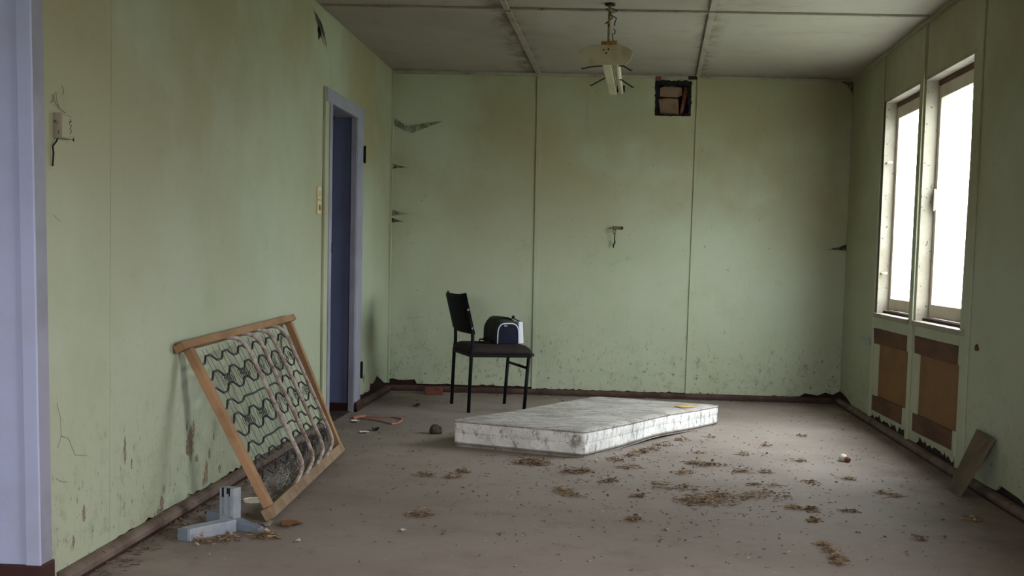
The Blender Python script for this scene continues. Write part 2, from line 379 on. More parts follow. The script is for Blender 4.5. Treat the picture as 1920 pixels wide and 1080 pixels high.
m_ = MB(); m_.bar((2.43, yb(2.43) - .010, zc(2.43, 9.4) - .010), (W - .01, yb(W) - .010, zc(W, 9.43) - .010), .02, .02)
m_.build('cornice_strip', M['ceil_strip'], ceil, bevel=.005)
m_ = MB(); m_.bar((W - .01, 4.0, zc(W, 4.0) - .01), (W - .01, 9.41, zc(W, 9.41) - .01), .022, .022)
m_.build('cornice_strip', M['green_trim'], ceil, bevel=.004)

# ---- left wall (plaster sheets on a dark backing; doorway 7.25-7.98)
wl_ = MB(); wl_.box(-.11, -.013, YL0, 7.24, 0, 2.9); wl_.box(-.11, -.013, 7.995, 9.5, 0, 2.9); wl_.box(-.11, -.013, 7.24, 7.99, 2.03, 2.9)
wall_left = tag(wl_.build('wall_left', M['dark_void']), kind='structure')
fx = lambda a, b, d: (d, a, b)
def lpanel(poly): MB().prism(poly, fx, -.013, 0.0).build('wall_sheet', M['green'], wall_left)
lpanel([(YL0 - .09, 2.7)] + [(YL0 + .02 - .027 * (z - .1) - .012, z) for z in (2.7, .03)][1:] + [(4.004, .03), (4.03, 2.7)])
lpanel([(4.0065, .03)] + jag(4.05, 7.2, .048, .016, 70, 3) + [(7.245, .03), (7.245, 2.03), (7.245, 2.7), (4.0325, 2.7)])
lpanel([(7.2475, 2.03), (7.985, 2.03), (7.985, 2.7), (7.2475, 2.7)])
lpanel([(7.9875, .05)] + jag(8.2, 8.62, .075, .012, 5, 8) + [(8.66, .13), (8.72, .115), (8.80, .125), (8.9, .16), (9.05, .12), (9.2, .075), (9.35, .06), (9.35, 2.7), (7.9875, 2.7)])

# peeled spots of the left sheet: bare brown plaster chips standing a hair proud
def blob(cy, cz, ry, rz, sd, n=15):
    r = random.Random(sd)
    return [(cy + math.cos(6.283 * i / n) * ry * (.45 + .75 * r.random()), cz + math.sin(6.283 * i / n) * rz * (.45 + .75 * r.random())) for i in range(n)]
M['bare'] = mat('bare_brown_plaster', L(138, 126, 108), [(L(108, 94, 80), 40, .42, .64, .8), (L(166, 160, 130), 30, .62, .72, .7)], .9, (90, .5, .004))
for i, (cy, cz, ry, rz) in enumerate([(4.82, .275, .05, .075), (5.02, .12, .028, .055), (4.50, .085, .022, .04), (4.14, .36, .012, .05), (4.80, .05, .03, .02), (3.80, .20, .015, .03), (8.4, .19, .03, .03), (4.86, .34, .018, .03), (4.78, .36, .010, .025), (4.90, .20, .02, .02), (5.06, .19, .012, .025), (4.99, .08, .02, .02), (4.52, .14, .008, .02), (4.46, .06, .02, .015), (5.2, .10, .02, .02), (5.12, .26, .01, .02), (3.72, .12, .01, .02), (4.2, .30, .007, .02)]):
    MB().prism(blob(cy, cz, ry, rz, 40 + i, 23), fx, -.002, .0012).build('peeled_patch', M['bare'], wall_left)
MB().prism(blob(6.96, 2.40, .05, .045, 77, 11), fx, -.002, .001).build('punched_hole', M['slot'], wall_left)

# ---- doorway
door = struct('door_1')
m_ = MB(); m_.bar((.012, 7.215, 0), (.012, 7.215, 2.10), .066, .024, (1, 0, 0)); m_.build('architrave', M['blue_grey'], door, bevel=.004)
m_ = MB(); m_.bar((.009, 7.132, 0), (.009, 7.132, 2.105), .096, .018, (1, 0, 0)); m_.build('architrave_edge', M['green_trim'], door, bevel=.004)
m_ = MB(); m_.bar((.012, 8.085, .05), (.012, 8.085, 2.105), .19, .024, (1, 0, 0)); m_.build('architrave', M['blue_grey'], door, bevel=.004)
m_ = MB(); m_.bar((.0125, 7.09, 2.062), (.0125, 8.195, 2.062), .085, .025, (1, 0, 0)); m_.build('architrave', M['blue_grey'], door, bevel=.004)
m_ = MB(); m_.box(-.125, .018, 7.245, 7.262, 0, 2.03); m_.box(-.018, .018, 7.970, 7.987, 0, 2.03); m_.box(-.125, .018, 7.245, 7.985, 2.018, 2.035); m_.build('door_lining', M['blue_grey'], door)
m_ = MB(); m_.box(-.09, -.055, 7.262, 7.272, 0, 2.02);  m_.build('door_stop', M['blue_grey'], door)
for z in (1.79, .275):
    m_ = MB(); m_.box(.024, .030, 8.165, 8.19, z - .055, z + .055); m_.tube([(.033, 8.177, z - .06), (.033, 8.177, z + .06)], .008, 8); m_.build('hinge', M['black_metal'], door)
m_ = MB(); m_.box(.020, .0265, 7.242, 7.256, 1.10, 1.16); m_.build('strike_plate', M['black_metal'], door)
m_ = MB(); m_.box(-.12, .0, 7.25, 7.98, 0.0, .006); m_.build('threshold', M['skirt_dark'], door)

# hall beyond the doorway
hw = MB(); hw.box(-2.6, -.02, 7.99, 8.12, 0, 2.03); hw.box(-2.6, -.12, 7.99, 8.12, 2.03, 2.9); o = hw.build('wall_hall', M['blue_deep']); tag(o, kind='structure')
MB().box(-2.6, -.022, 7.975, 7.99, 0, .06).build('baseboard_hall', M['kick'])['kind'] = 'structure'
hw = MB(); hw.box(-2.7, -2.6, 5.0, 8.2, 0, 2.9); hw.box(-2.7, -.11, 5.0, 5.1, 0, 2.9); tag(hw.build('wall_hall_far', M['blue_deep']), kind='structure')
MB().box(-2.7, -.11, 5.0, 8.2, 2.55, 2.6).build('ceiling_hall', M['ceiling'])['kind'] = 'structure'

# ---- partition end at the left edge (lavender blue), slightly out of plumb
def lean(x, y, z): return (x, y - .027 * (z - .1), z)
part = MB()
part.hexa([lean(*p) for p in [(-2.9, 3.487, 0), (-.004, 3.487, 0), (-.004, 3.566, 0), (-2.9, 3.566, 0), (-2.9, 3.487, 2.7), (-.004, 3.487, 2.7), (-.004, 3.566, 2.7), (-2.9, 3.566, 2.7)]])
wp = tag(part.build('wall_partition', M['blue']), kind='structure')
m_ = MB(); m_.hexa([lean(*p) for p in [(-.004, 3.487, .1), (.004, 3.487, .1), (.004, 3.562, .1), (-.004, 3.562, .1), (-.004, 3.487, 2.7), (.004, 3.487, 2.7), (.004, 3.562, 2.7), (-.004, 3.562, 2.7)]]); m_.build('jamb_board', M['blue_grey'], wp)
m_ = MB(); m_.hexa([lean(*p) for p in [(-.042, 3.480, .1), (.006, 3.480, .1), (.006, 3.490, .1), (-.042, 3.490, .1), (-.042, 3.480, 2.7), (.006, 3.480, 2.7), (.006, 3.490, 2.7), (-.042, 3.490, 2.7)]]); m_.build('corner_bead', M['blue'], wp, bevel=.003)
m_ = MB(); m_.box(-2.9, .012, 3.470, 3.566, 0, .103); m_.build('baseboard', M['kick'], wp, bevel=.003)

# ---- back wall
fb = lambda a, b, d: (a, yb(a) - d, b)
bk = MB()
def bbox(m_, x0, x1, z0, z1, d0, d1): m_.prism([(x0, z0), (x1, z0), (x1, z1), (x0, z1)], fb, d0, d1)
bbox(bk, -.1, 2.07, 0, 2.9, -.12, -.013); bbox(bk, 2.39, W + .1, 0, 2.9, -.12, -.013); bbox(bk, 2.07, 2.39, 0, 2.22, -.12, -.013); bbox(bk, 2.07, 2.39, 2.53, 2.9, -.12, -.013)
wall_back = tag(bk.build('wall_back', M['dark_void']), kind='structure')
def bt1(z): return 1.188 - z * .0070
def bt2(z): return 2.414 + z * .0040
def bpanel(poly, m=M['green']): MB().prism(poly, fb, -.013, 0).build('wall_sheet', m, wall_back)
bpanel(jag(0.0, .22, .085, .012, 5, 2) + jag(.24, 1.16, .058, .012, 26, 4) + [(bt1(.06), .06), (bt1(2.7), 2.7), (0, 2.7)])
hx0, hx1, hz0, hz1 = 2.085, 2.365, 2.235, 2.508
bpanel([(bt1(.05) + .003, .05)] + jag(1.25, 2.35, .045, .014, 40, 6) + [(bt2(.05) - .002, .05), (bt2(hz0) - .002, hz0), (bt1(hz0) + .003, hz0)])
bpanel([(bt1(hz0) + .003, hz0), (hx0, hz0), (hx0, 2.7), (bt1(2.7) + .003, 2.7)])
bpanel([(hx1, hz0), (bt2(hz0) - .002, hz0), (bt2(2.7) - .002, 2.7), (hx1, 2.7)])
bpanel([(hx0, hz1), (hx1, hz1), (hx1, 2.7), (hx0, 2.7)])
bpanel([(bt2(.05) + .002, .05)] + jag(2.48, 3.2, .042, .012, 22, 9) + [(3.3, .05), (3.34, .075), (3.44, .06), (3.5, .085), (3.56, .07), (W, .10), (W, 2.7), (bt2(2.7) + .002, 2.7)])
for bt, w in ((bt1, .036), (bt2, .034)):
    m_ = MB(); m_.prism([(bt(.045) - w / 2, .045), (bt(.045) + w / 2, .045), (bt(2.56) + w / 2, 2.56), (bt(2.56) - w / 2, 2.56)], fb, 0, .011); m_.build('wall_batten', M['green_trim'], wall_back, bevel=.002)
m_ = MB(); m_.box(0.0, .016, yb(0) - .018, yb(0), .06, 2.56); m_.build('corner_batten', M['green_trim'], wall_back, bevel=.003)
# torn vent opening with ragged black lining and scraps inside it
rv = random.Random(5); outer = []; inner = []
cxv, czv = (hx0 + hx1) / 2, (hz0 + hz1) / 2
def rim_pts(mx, mz, n, amp):
    out = []
    for side in range(4):
        for i in range(n):
            t_ = i / n; e = amp * (rv.random() - .5)
            if side == 0: out.append((cxv - mx + 2 * mx * t_, czv - mz + e))
            if side == 1: out.append((cxv + mx + e, czv - mz + 2 * mz * t_))
            if side == 2: out.append((cxv + mx - 2 * mx * t_, czv + mz + e))
            if side == 3: out.append((cxv - mx + e, czv + mz - 2 * mz * t_))
    return out
op = rim_pts(.139, .134, 14, .018); ip = rim_pts(.114, .104, 14, .02); ip = [(a, b - (.022 if b < czv - .08 else 0)) for a, b in ip]
n = len(op); m_ = MB()
m_.add([fb(a, b, .004) for a, b in op] + [fb(a, b, .004) for a, b in ip] + [fb(a, b, -.05) for a, b in ip] + [fb(a, b, -.012) for a, b in op],
       [(i, (i + 1) % n, n + (i + 1) % n, n + i) for i in range(n)] + [(n + i, n + (i + 1) % n, 2 * n + (i + 1) % n, 2 * n + i) for i in range(n)] + [(3 * n + i, 3 * n + (i + 1) % n, (i + 1) % n, i) for i in range(n)])
m_.build('vent_rim', M['slot'], wall_back)
m_ = MB(); bbox(m_, 2.06, 2.40, 2.2, 2.54, -.14, -.125); m_.build('vent_back', M['dark_void'], wall_back)
m_ = MB(); m_.prism([(2.12, 2.39), (2.12, 2.455), (2.16, 2.475), (2.29, 2.462), (2.30, 2.405), (2.26, 2.385)], fb, -.06, -.045); m_.build('vent_scrap', M['card'], wall_back)
m_ = MB(); m_.prism([(2.13, 2.25), (2.11, 2.37), (2.19, 2.378), (2.265, 2.372), (2.275, 2.25)], fb, -.052, -.038); m_.build('vent_scrap', M['card'], wall_back)
m_ = MB(); m_.prism([(2.28, 2.25), (2.305, 2.26), (2.345, 2.45), (2.315, 2.47)], fb, -.045, -.03); m_.build('vent_scrap', M['brick'], wall_back)
for x0, x1, z0, z1, mt in ((2.08, 2.127, 2.508, 2.54, 'brick'), (2.337, 2.408, 2.520, 2.548, 'dark_void'), (2.135, 2.32, 2.515, 2.542, 'ceiling')):
    m_ = MB(); bbox(m_, x0, x1, z0, z1, 0, .006); m_.build('bare_patch', M[mt], wall_back)

# ---- right wall with two window bays
rw = MB(); OX = W + .115
def rb(m_, y0, y1, z0, z1, x0=W + .013, x1=OX): m_.box(x0, x1, y0, y1, z0, z1)
rb(rw, 8.30, 9.6, 0, 2.9); rb(rw, 7.275, 7.40, 0, 2.9); rb(rw, WY1, 6.28, 0, 2.9); rb(rw, -2.8, WY0, 0, 2.9); rb(rw, WY0, WY1, 0, .745); rb(rw, WY0, WY1, 2.225, 2.9); rb(rw, 6.28, 8.30, 2.225, 2.9); rb(rw, 6.28, 8.30, 0, .745)
wall_right = tag(rw.build('wall_right', M['dark_void']), kind='structure')
fr = lambda a, b, d: (W - d, a, b)
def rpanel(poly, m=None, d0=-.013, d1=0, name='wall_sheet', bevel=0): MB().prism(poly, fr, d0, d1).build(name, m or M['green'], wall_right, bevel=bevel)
rpanel([(8.382, 2.7), (8.382, .05)] + jag(8.4, 8.9, .035, .03, 12, 12) + [(9.0, .05), (9.2, .085), (9.43, .10), (9.43, 2.7)])
rpanel([(WY1, .03), (5.2, .045), (5.35, .075), (5.62, .085), (5.68, .05), (6.19, .035), (6.19, 2.7), (WY1, 2.7)])
rpanel([(-2.8, .03), (WY0, .03), (WY0, 2.7), (-2.8, 2.7)]); rpanel([(WY0, .03), (WY1, .03), (WY1, .745), (WY0, .745)]); rpanel([(WY0, 2.225), (WY1, 2.225), (WY1, 2.7), (WY0, 2.7)])
rpanel([(7.40, 2.225), (8.345, 2.225), (8.345, 2.7), (7.40, 2.7)])
rpanel([(6.365, 2.225), (7.29, 2.225), (7.29, 2.7), (6.365, 2.7)])
# window-bay framing below and between
rpanel([(8.29, .67), (8.345, .67), (8.345, .745), (7.43, .745), (7.43, .67)], M['green_trim'], 0, .004, 'apron_rail')
rpanel([(6.36, .685), (7.245, .685), (7.245, .745), (6.36, .745)], M['green_trim'], 0, .004, 'apron_rail')
rpanel([(8.305, .562), (8.335, .668), (7.430, .671), (7.414, .576)], M['old_rail'], -.004, .007, 'brown_rail', .002)
rpanel([(7.228, .580), (7.245, .680), (6.364, .688), (6.362, .585)], M['old_rail'], -.004, .007, 'brown_rail', .002)
rpanel([(8.286, .101), (8.290, .205), (7.452, .222), (7.452, .110)], M['old_rail'], -.004, .007, 'brown_rail', .002)
rpanel([(7.205, .112), (7.210, .220), (6.372, .226), (6.372, .125)], M['old_rail'], -.004, .007, 'brown_rail', .002)
rpanel([(8.20, .18), (8.20, .62), (7.34, .62), (7.34, .18)], M['hardboard'], -.012, -.005, 'hardboard_sheet')
rpanel([(7.13, .18), (7.13, .62), (6.30, .62), (6.30, .18)], M['hardboard'], -.012, -.005, 'hardboard_sheet')
rpanel([(8.345, .04), (8.345, 2.6), (8.382, 2.6), (8.382, .04)], M['green_trim'], 0, .012, 'wall_batten', .002)
rpanel([(8.177, .10), (8.177, .57), (8.345, .745), (8.345, .09)], M['green_trim'], -.008, .002, 'bay_upright')
rpanel([(7.291, .03), (7.291, 2.6), (7.345, 2.6), (7.345, .03)], M['green_trim'], .004, .016, 'wall_batten', .003)
rpanel([(7.275, .60), (7.275, 2.6), (7.405, 2.6), (7.425, .60)], M['green_trim'], -.004, .004, 'bay_upright')
rpanel([(7.130, .05), (7.130, .60), (7.372, .60), (7.372, .05)], M['green_trim'], -.008, .004, 'bay_upright')
rpanel([(6.190, .03), (6.190, 2.6), (6.225, 2.6), (6.225, .03)], M['green_trim'], 0, .010, 'wall_batten', .002)
rpanel([(6.225, .03), (6.225, 2.6), (6.3, 2.6), (6.36, .745), (6.335, .62), (6.335, .03)], M['green_trim'], -.008, .004, 'bay_upright')
rpanel([(6.27, .745), (6.27, 2.6), (6.365, 2.6), (6.30, .745)], M['green_trim'], -.006, .003, 'bay_upright')
rpanel([(7.385, .108), (7.385, .222), (7.445, .222), (7.445, .108)], M['green_trim'], -.002, .010, 'packing_block', .002)
rpanel([(6.32, .10), (6.32, .235), (6.365, .235), (6.365, .10)], M['green_trim'], -.002, .014, 'packing_block', .002)
rpanel([(7.385, .575), (7.385, .672), (7.42, .672), (7.42, .575)], M['green_trim'], -.002, .006, 'packing_block', .002)
rpanel([(6.31, .585), (6.31, .69), (6.355, .69), (6.355, .585)], M['green_trim'], -.002, .006, 'packing_block', .002)
# flaking paint skirts under the bays, torn lower edges
rv = random.Random(11)
def torn(y0, y1, z, n, amp, sd):
    r = random.Random(sd); return [(y0 + (y1 - y0) * i / n, z + amp * (r.random() ** 1.3) + amp * .6 * math.sin(i * 1.1) ** 2) for i in range(n + 1)]
rpanel(torn(7.37, 8.345, .045, 26, .035, 5) + [(8.345, .10), (7.37, .112)], M['green_trim'], -.008, 0, 'torn_sheet')
rpanel(torn(6.29, 7.21, .05, 26, .04, 6) + [(7.21, .113), (6.29, .124)], M['green_trim'], -.008, 0, 'torn_sheet')

def window(name, y0, y1, hinge):
    w = struct(name); z0, z1 = .775, 2.215; xs = W + .075
    m_ = MB(); m_.box(W - .002, OX + .01, y1 - .004, y1 + .016, z0 - .02, z1); m_.build('jamb', M['white_trim'], w, bevel=.002)
    m_ = MB(); m_.box(W - .002, OX + .01, y0 - .016, y0 + .004, z0 - .02, z1); m_.build('jamb', M['white_trim'], w, bevel=.002)
    m_ = MB(); m_.box(W - .004, OX + .01, y0, y1, z1 - .006, z1 + .014); m_.build('head', M['white_trim'], w, bevel=.002)
    m_ = MB(); m_.box(W - .022, xs + .004, y0 - .012, y1 + .012, z0 - .03, z0); m_.build('sill', M['white_trim'], w, bevel=.004)
    m_ = MB(); m_.box(xs - .035, xs + .04, y0, y1, z0 - .005, z0 + .016); m_.build('sill_track', M['dark_void'], w)
    m_ = MB(); m_.box(xs - .006, xs + .04, y0, y1, z1 - .035, z1 - .004); m_.build('head_track', M['old_rail'], w)
    sash = bpy.data.objects.new('sash', None); col.objects.link(sash); sash.parent = w
    s_ = MB(); s_.box(xs, xs + .035, y1 - .05, y1 - .004, .797, 2.178); s_.build('stile', M['sash_paint'], sash, bevel=.003)
    s_ = MB(); s_.box(xs, xs + .035, y0 + .004, y0 + .045, .797, 2.178); s_.build('stile', M['sash_paint'], sash, bevel=.003)
    s_ = MB(); s_.box(xs, xs + .035, y0 + .045, y1 - .05, .797, .876); s_.build('rail', M['sash_paint'], sash, bevel=.003)
    s_ = MB(); s_.box(xs, xs + .035, y0 + .045, y1 - .05, 2.10, 2.178); s_.build('rail', M['sash_paint'], sash, bevel=.003)
    s_ = MB(); s_.box(xs + .018, xs + .022, y0 + .04, y1 - .045, .87, 2.105); s_.build('glass_pane', M['glass'], sash)
    if hinge:
        s_ = MB(); s_.box(xs - .012, xs + .001, y1 - .062, y1 - .03, 1.44, 1.56); s_.tube([(xs - .014, y1 - .055, 1.435), (xs - .014, y1 - .055, 1.565)], .006, 8); s_.build('hinge', M['white_trim'], w)
    else:
        for z in (1.80, 1.045):
            s_ = MB(); s_.tube([(W + .015, y1 - .004, z), (W + .02, y1 - .03, z + .003), (W + .05, y1 - .034, z + .006)], .008, 8); s_.build('stay_pin', M['cream_plastic'], w, smooth=True)
    s_ = MB(); s_.box(xs - .02, xs - .006, y0 + .075, y0 + .092, z0, z0 + .09); s_.box(xs - .026, xs - .004, y0 + .066, y0 + .10, z0, z0 + .02); s_.build('stay_bracket', M['black_metal'], w)
    return w
window('window_1', 7.405, 8.29, False)
window('window_2', 6.29, 7.27, True)

# ---- skirtings
def skirt(name, path, out, h, d, m, lip=True):
    """moulding swept along straight path; out = unit vector into the room"""
    prof = [(0, 0), (d * .92, 0), (d * .92, h * .22), (d, h * .3), (d, h * .6), (d * .86, h * .82), (d * .6, h * .95), (d * .25, h), (0, h)]
    m_ = MB(); N = len(prof); vs = []
    for (x, y) in path:
        for a, b in prof: vs.append((x + out[0] * a, y + out[1] * a, b))
    fs = []
    for i in range(len(path) - 1):
        for k in range(N): fs.append((i * N + k, i * N + (k + 1) % N, (i + 1) * N + (k + 1) % N, (i + 1) * N + k))
    fs += [tuple(range(N))[::-1], tuple((len(path) - 1) * N + k for k in range(N))]
    m_.add(vs, fs); o = m_.build(name, m); tag(o, kind='structure')
    if lip:
        a, b = path[0], path[-1]; q_ = MB(); k = d * .96
        q_.hexa([(a[0], a[1], 0), (b[0], b[1], 0), (b[0] + out[0] * k, b[1] + out[1] * k, 0), (a[0] + out[0] * k, a[1] + out[1] * k, 0), (a[0], a[1], h * .24), (b[0], b[1], h * .24), (b[0] + out[0] * k, b[1] + out[1] * k, h * .24), (a[0] + out[0] * k, a[1] + out[1] * k, h * .24)])
        q_.build('floor_strip', M['kick'], o)
    return o
skirt('baseboard_left', [(0, 3.60), (0, 7.085)], (1, 0), .050, .036, M['skirt'])
skirt('baseboard_left', [(0, 8.18), (0, 9.31)], (1, 0), .05, .040, M['skirt_dark'])
skirt('baseboard_back', [(.03, yb(.03)), (W - .03, yb(W))], (0, -1), .046, .034, M['skirt_dark'])
skirt('baseboard_right', [(W, -2.7), (W, 9.42)], (-1, 0), .046, .036, M['skirt'])
skirt('baseboard_door', [(0.024, 7.985), (0.024, 8.18)], (1, 0), .065, .02, M['kick'])

# ---- the front room the camera stands in (behind the frame): walls and a window opening added for fill light
fm = MB(); fm.box(-3.2, FX0, -2.8, -2.7, 0, 2.9); fm.box(FX1, W + .1, -2.8, -2.7, 0, 2.9); fm.box(FX0, FX1, -2.8, -2.7, 0, .9); fm.box(FX0, FX1, -2.8, -2.7, 2.1, 2.9)
tag(fm.build('wall_front', M['blue']), kind='structure')
fm = MB(); fm.box(-3.2, -2.9, -2.8, 3.5, 0, 2.9); tag(fm.build('wall_front_left', M['blue']), kind='structure')

# ================================================================ things
# ---- mattress
FL, FR, BR, BL = Vector((.881, 6.692, 0)), Vector((1.640, 6.425, 0)), Vector((2.530, 7.99, 0)), Vector((1.70, 8.255, 0))
TH = .152
def mpt(u, v, w):
    """u across (FL->FR), v along (front->back), w height 0..1; slight sag, a lifted middle and a kinked long side"""
    p = (FL * (1 - u) + FR * u) * (1 - v) + (BL * (1 - u) + BR * u) * v
    lift = .016 * math.exp(-((v - .50) / .20) ** 2) * (.4 + .6 * u)
    th = TH * (1 - .13 * v) - .012 * math.exp(-((v - .45) / .2) ** 2)
    kink = -.006 * math.exp(-((v - .50) / .24) ** 2) * u
    ax = (FR - FL).normalized()
    return p + ax * kink + Vector((0, 0, lift + th * w))
def rrect(n, r, U, V):
    """rounded outline in (u,v) of size U x V metres"""
    pts = []
    def arc(cx, cy, a0):
        for i in range(n + 1):
            a = a0 + math.pi / 2 * i / n; pts.append((cx + r * math.cos(a), cy + r * math.sin(a)))
    def line(a, b, k):
        for i in range(1, k): pts.append((a[0] + (b[0] - a[0]) * i / k, a[1] + (b[1] - a[1]) * i / k))
    arc(U - r, r, -math.pi / 2); line((U, r), (U, V - r), 22)
    arc(U - r, V - r, 0); line((U - r, V), (r, V), 10)
    arc(r, V - r, math.pi / 2); line((0, V - r), (0, r), 22)
    arc(r, r, math.pi); line((r, 0), (U - r, 0), 10)
    return [(a / U, b / V) for a, b in pts]
ring = rrect(5, .035, .79, 1.79)
NR = len(ring)
mt = thing('mattress', 'stained white single mattress lying bare on the floor', 'mattress', (1.68, 7.35, 0))
def mside(w0, w1, bulge, steps=4):
    m_ = MB(); vs = []
    for k in range(steps + 1):
        t_ = k / steps; w = w0 + (w1 - w0) * t_; e = 1 + bulge * math.sin(math.pi * t_)
        for (a, b) in ring: vs.append(mpt(.5 + (a - .5) * e, .5 + (b - .5) * (1 + (e - 1) * .5), w))
    m_.add(vs, [(k * NR + i, k * NR + (i + 1) % NR, (k + 1) * NR + (i + 1) % NR, (k + 1) * NR + i) for k in range(steps) for i in range(NR)])
    return m_
mside(.13, .535, .004).build('border', M['mat_side'], mt, smooth=True)
mside(.545, .955, .006).build('border', M['mat_side'], mt, smooth=True)
mside(0.0, .13, -.004, 2).build('lower_border', M['mat_under'], mt, smooth=True)
mside(.53, .55, -.001, 1).build('seam', M['mat_under'], mt)
# domed tufted top
def ring_at(s_): return [(.5 + (a - .5) * s_, .5 + (b - .5) * s_) for a, b in ring]
vs = []; fs = []; scl = [1.0, .985, .955, .9, .8, .65, .5, .35, .2, .08]
def tophk(a, b, s_):
    rim = 1 - min(1, max(0, (1 - s_) / .10))
    h = .955 + .10 * (1 - rim ** 2)
    h += .035 * math.sin(a * 9.4 + b * 2) * (1 - s_) ** .5 * .4 + .05 * math.sin(b * 21 + a * 1.5) * min(1, (1 - s_) * 4) * .5
    return h
for s_ in scl:
    for (a, b) in ring_at(s_): vs.append(mpt(a, b, tophk(a, b, s_)))
for k in range(len(scl) - 1):
    for i in range(NR): fs.append((k * NR + i, k * NR + (i + 1) % NR, (k + 1) * NR + (i + 1) % NR, (k + 1) * NR + i))
vs.append(mpt(.5, .5, 1.05)); k = len(scl) - 1
for i in range(NR): fs.append((k * NR + i, k * NR + (i + 1) % NR, len(vs) - 1))
MB().add(vs, fs).build('ticking_top', M['mat_top'], mt, smooth=True)
for w in (.955, .13):
    pts = [mpt(.5 + (a - .5) * 1.004, .5 + (b - .5) * 1.002, w) for a, b in ring]; pts.append(pts[0])
    MB().tube(pts, .006, 6, False).build('piping', M['mat_top'] if w > .5 else M['mat_under'], mt, smooth=True)
pl = []; r = random.Random(3)
for i in range(18):
    a = 6.283 * i / 18; pl.append((.90 + .075 * math.cos(a) * (.6 + .6 * r.random()), .82 + .045 * math.sin(a) * (.6 + .6 * r.random())))
m_ = MB(); m_.add([mpt(a, b, tophk(a, b, .85) + .035) for a, b in pl] + [mpt(.90, .82, 1.13)], [(i, (i + 1) % 18, 18) for i in range(18)])
m_.build('exposed_foam', M['foam'], mt)

# ---- chair
bn = Vector((.803, 8.153, 0)); F = Vector((.964, .265, 0)); S = Vector((-.18, .455, 0)); Sn = S.normalized()
ch = thing('chair', 'black tubular office chair with a brown fabric seat by the back wall', 'chair', bn)
def cp(a, b, z): return bn + F * a + S * b + Vector((0, 0, z))
def back_a(z): return .014 - .012 * (z / .4) if z < .4 else .014 - (z - .4) * .115
RT = .0125
for b in (0, 1):
    MB().tube([cp(0.0, b, 0), cp(.012, b, .40), cp(.02, b, .47), cp(.018, b, .57), cp(-.035, b, .79)], RT, 10).build('leg', M['black_metal'], ch, smooth=True)
for b in (0, 1):
    MB().tube([cp(.398, b, 0), cp(.424, b, .405)], RT, 10).build('leg', M['black_metal'], ch, smooth=True)
m_ = MB()
for a, c in (((.0, 0), (.44, 0)), ((.0, 1), (.44, 1)), ((.012, 0), (.012, 1)), ((.43, 0), (.43, 1))):
    m_.bar(cp(a[0], a[1], .402), cp(c[0], c[1], .402), .022, .022)
m_.build('seat_frame', M['black_metal'], ch, bevel=.003)
MB().tube([cp(.418, 0, .315), cp(.418, 1, .315)], .010, 8).build('stretcher', M['black_metal'], ch, smooth=True)
def seat_pt(u, v, top):
    a = .005 + .455 * u; b = -.02 + 1.04 * v
    ed = min(u, 1 - u, 1e9) ; ev = min(v, 1 - v)
    q = min(1, ed / .10); qq = min(1, ev / .10)
    dome = (1 - (1 - q) ** 2) * (1 - (1 - qq) ** 2)
    z = .414 if not top else .440 + .034 * dome
    if u > .86: z -= (u - .86) ** 2 * (1.1 if top else .8)
    return cp(a, b, z)
m_ = MB(); NU, NV = 20, 16
m_.grid(lambda u, v: seat_pt(u, v, True), NU, NV); m_.grid(lambda u, v: seat_pt(u, v, False), NU, NV)
k = (NU + 1) * (NV + 1)
edge = [i for i in range(NU + 1)] + [j * (NU + 1) + NU for j in range(1, NV + 1)] + [NV * (NU + 1) + i for i in range(NU - 1, -1, -1)] + [j * (NU + 1) for j in range(NV - 1, 0, -1)]
m_.f += [(edge[i], edge[(i + 1) % len(edge)], k + edge[(i + 1) % len(edge)], k + edge[i]) for i in range(len(edge))]
m_.build('seat', M['seat_fabric'], ch, smooth=True)
def pad_pt(u, v, t_):
    b = -.03 + 1.06 * u; z = .553 + .277 * v
    lean_ = .022 - (z - .56) * .25
    curve = .030 * (abs(2 * u - 1) ** 2.2 - 1) + .030 * max(0, abs(2 * u - 1) - .9) * 10 * .3
    zz = z + .012 * abs(2 * u - 1) ** 4 * v
    round_ = min(1, min(u, 1 - u) / .06) ; rv_ = min(1, min(v, 1 - v) / .08)
    th = .017 * (1 - (1 - round_) ** 2) ** .5 * (1 - (1 - rv_) ** 2) ** .5
    return cp(lean_ + curve + t_ * th, b, zz)
m_ = MB(); m_.grid(lambda u, v: pad_pt(u, v, 1), 20, 12); m_.grid(lambda u, v: pad_pt(u, v, -1), 20, 12)
bk_ = m_.build('backrest', M['black_vinyl'], ch, smooth=True, fix=False)
for a, z in ((-.018, .725), (.014, .595)):
    c = cp(a - .004, -.038, z); MB().tube([c, c - Sn * .006], .008, 10).build('screw', M['screw'], bk_)

# ---- cooler bag on the chair
bo = Vector((.978, 8.339, .478)); bx = Vector((.925, .38, 0)).normalized(); by = Vector((-.43, .90, 0)).normalized()
bag = thing('bag', 'small navy and grey cooler bag with white piping sitting on the chair', 'bag', bo)
def arch(w, h, n=16, p=3.2):
    pts = [(-w / 2, 0)]
    for i in range(n + 1):
        a = math.pi - math.pi * i / n
        c, s_ = math.cos(a), math.sin(a)
        pts.append((w / 2 * math.copysign(abs(c) ** (2 / p), c), h * .30 + h * .70 * abs(s_) ** (2 / p)))
    pts.append((w / 2, 0)); return pts
def bpt(x, y, z): return bo + bx * (.08 + x) + by * y + Vector((0, 0, z))
secs = [(0.0, .158, .146), (.006, .164, .152), (.03, .176, .166), (.09, .186, .180), (.18, .188, .184), (.25, .182, .176), (.285, .168, .16), (.296, .15, .146)]
m_ = MB(); rings = [[bpt(x, y, z) for x, z in arch(w, h)] for y, w, h in secs]; N = len(rings[0])
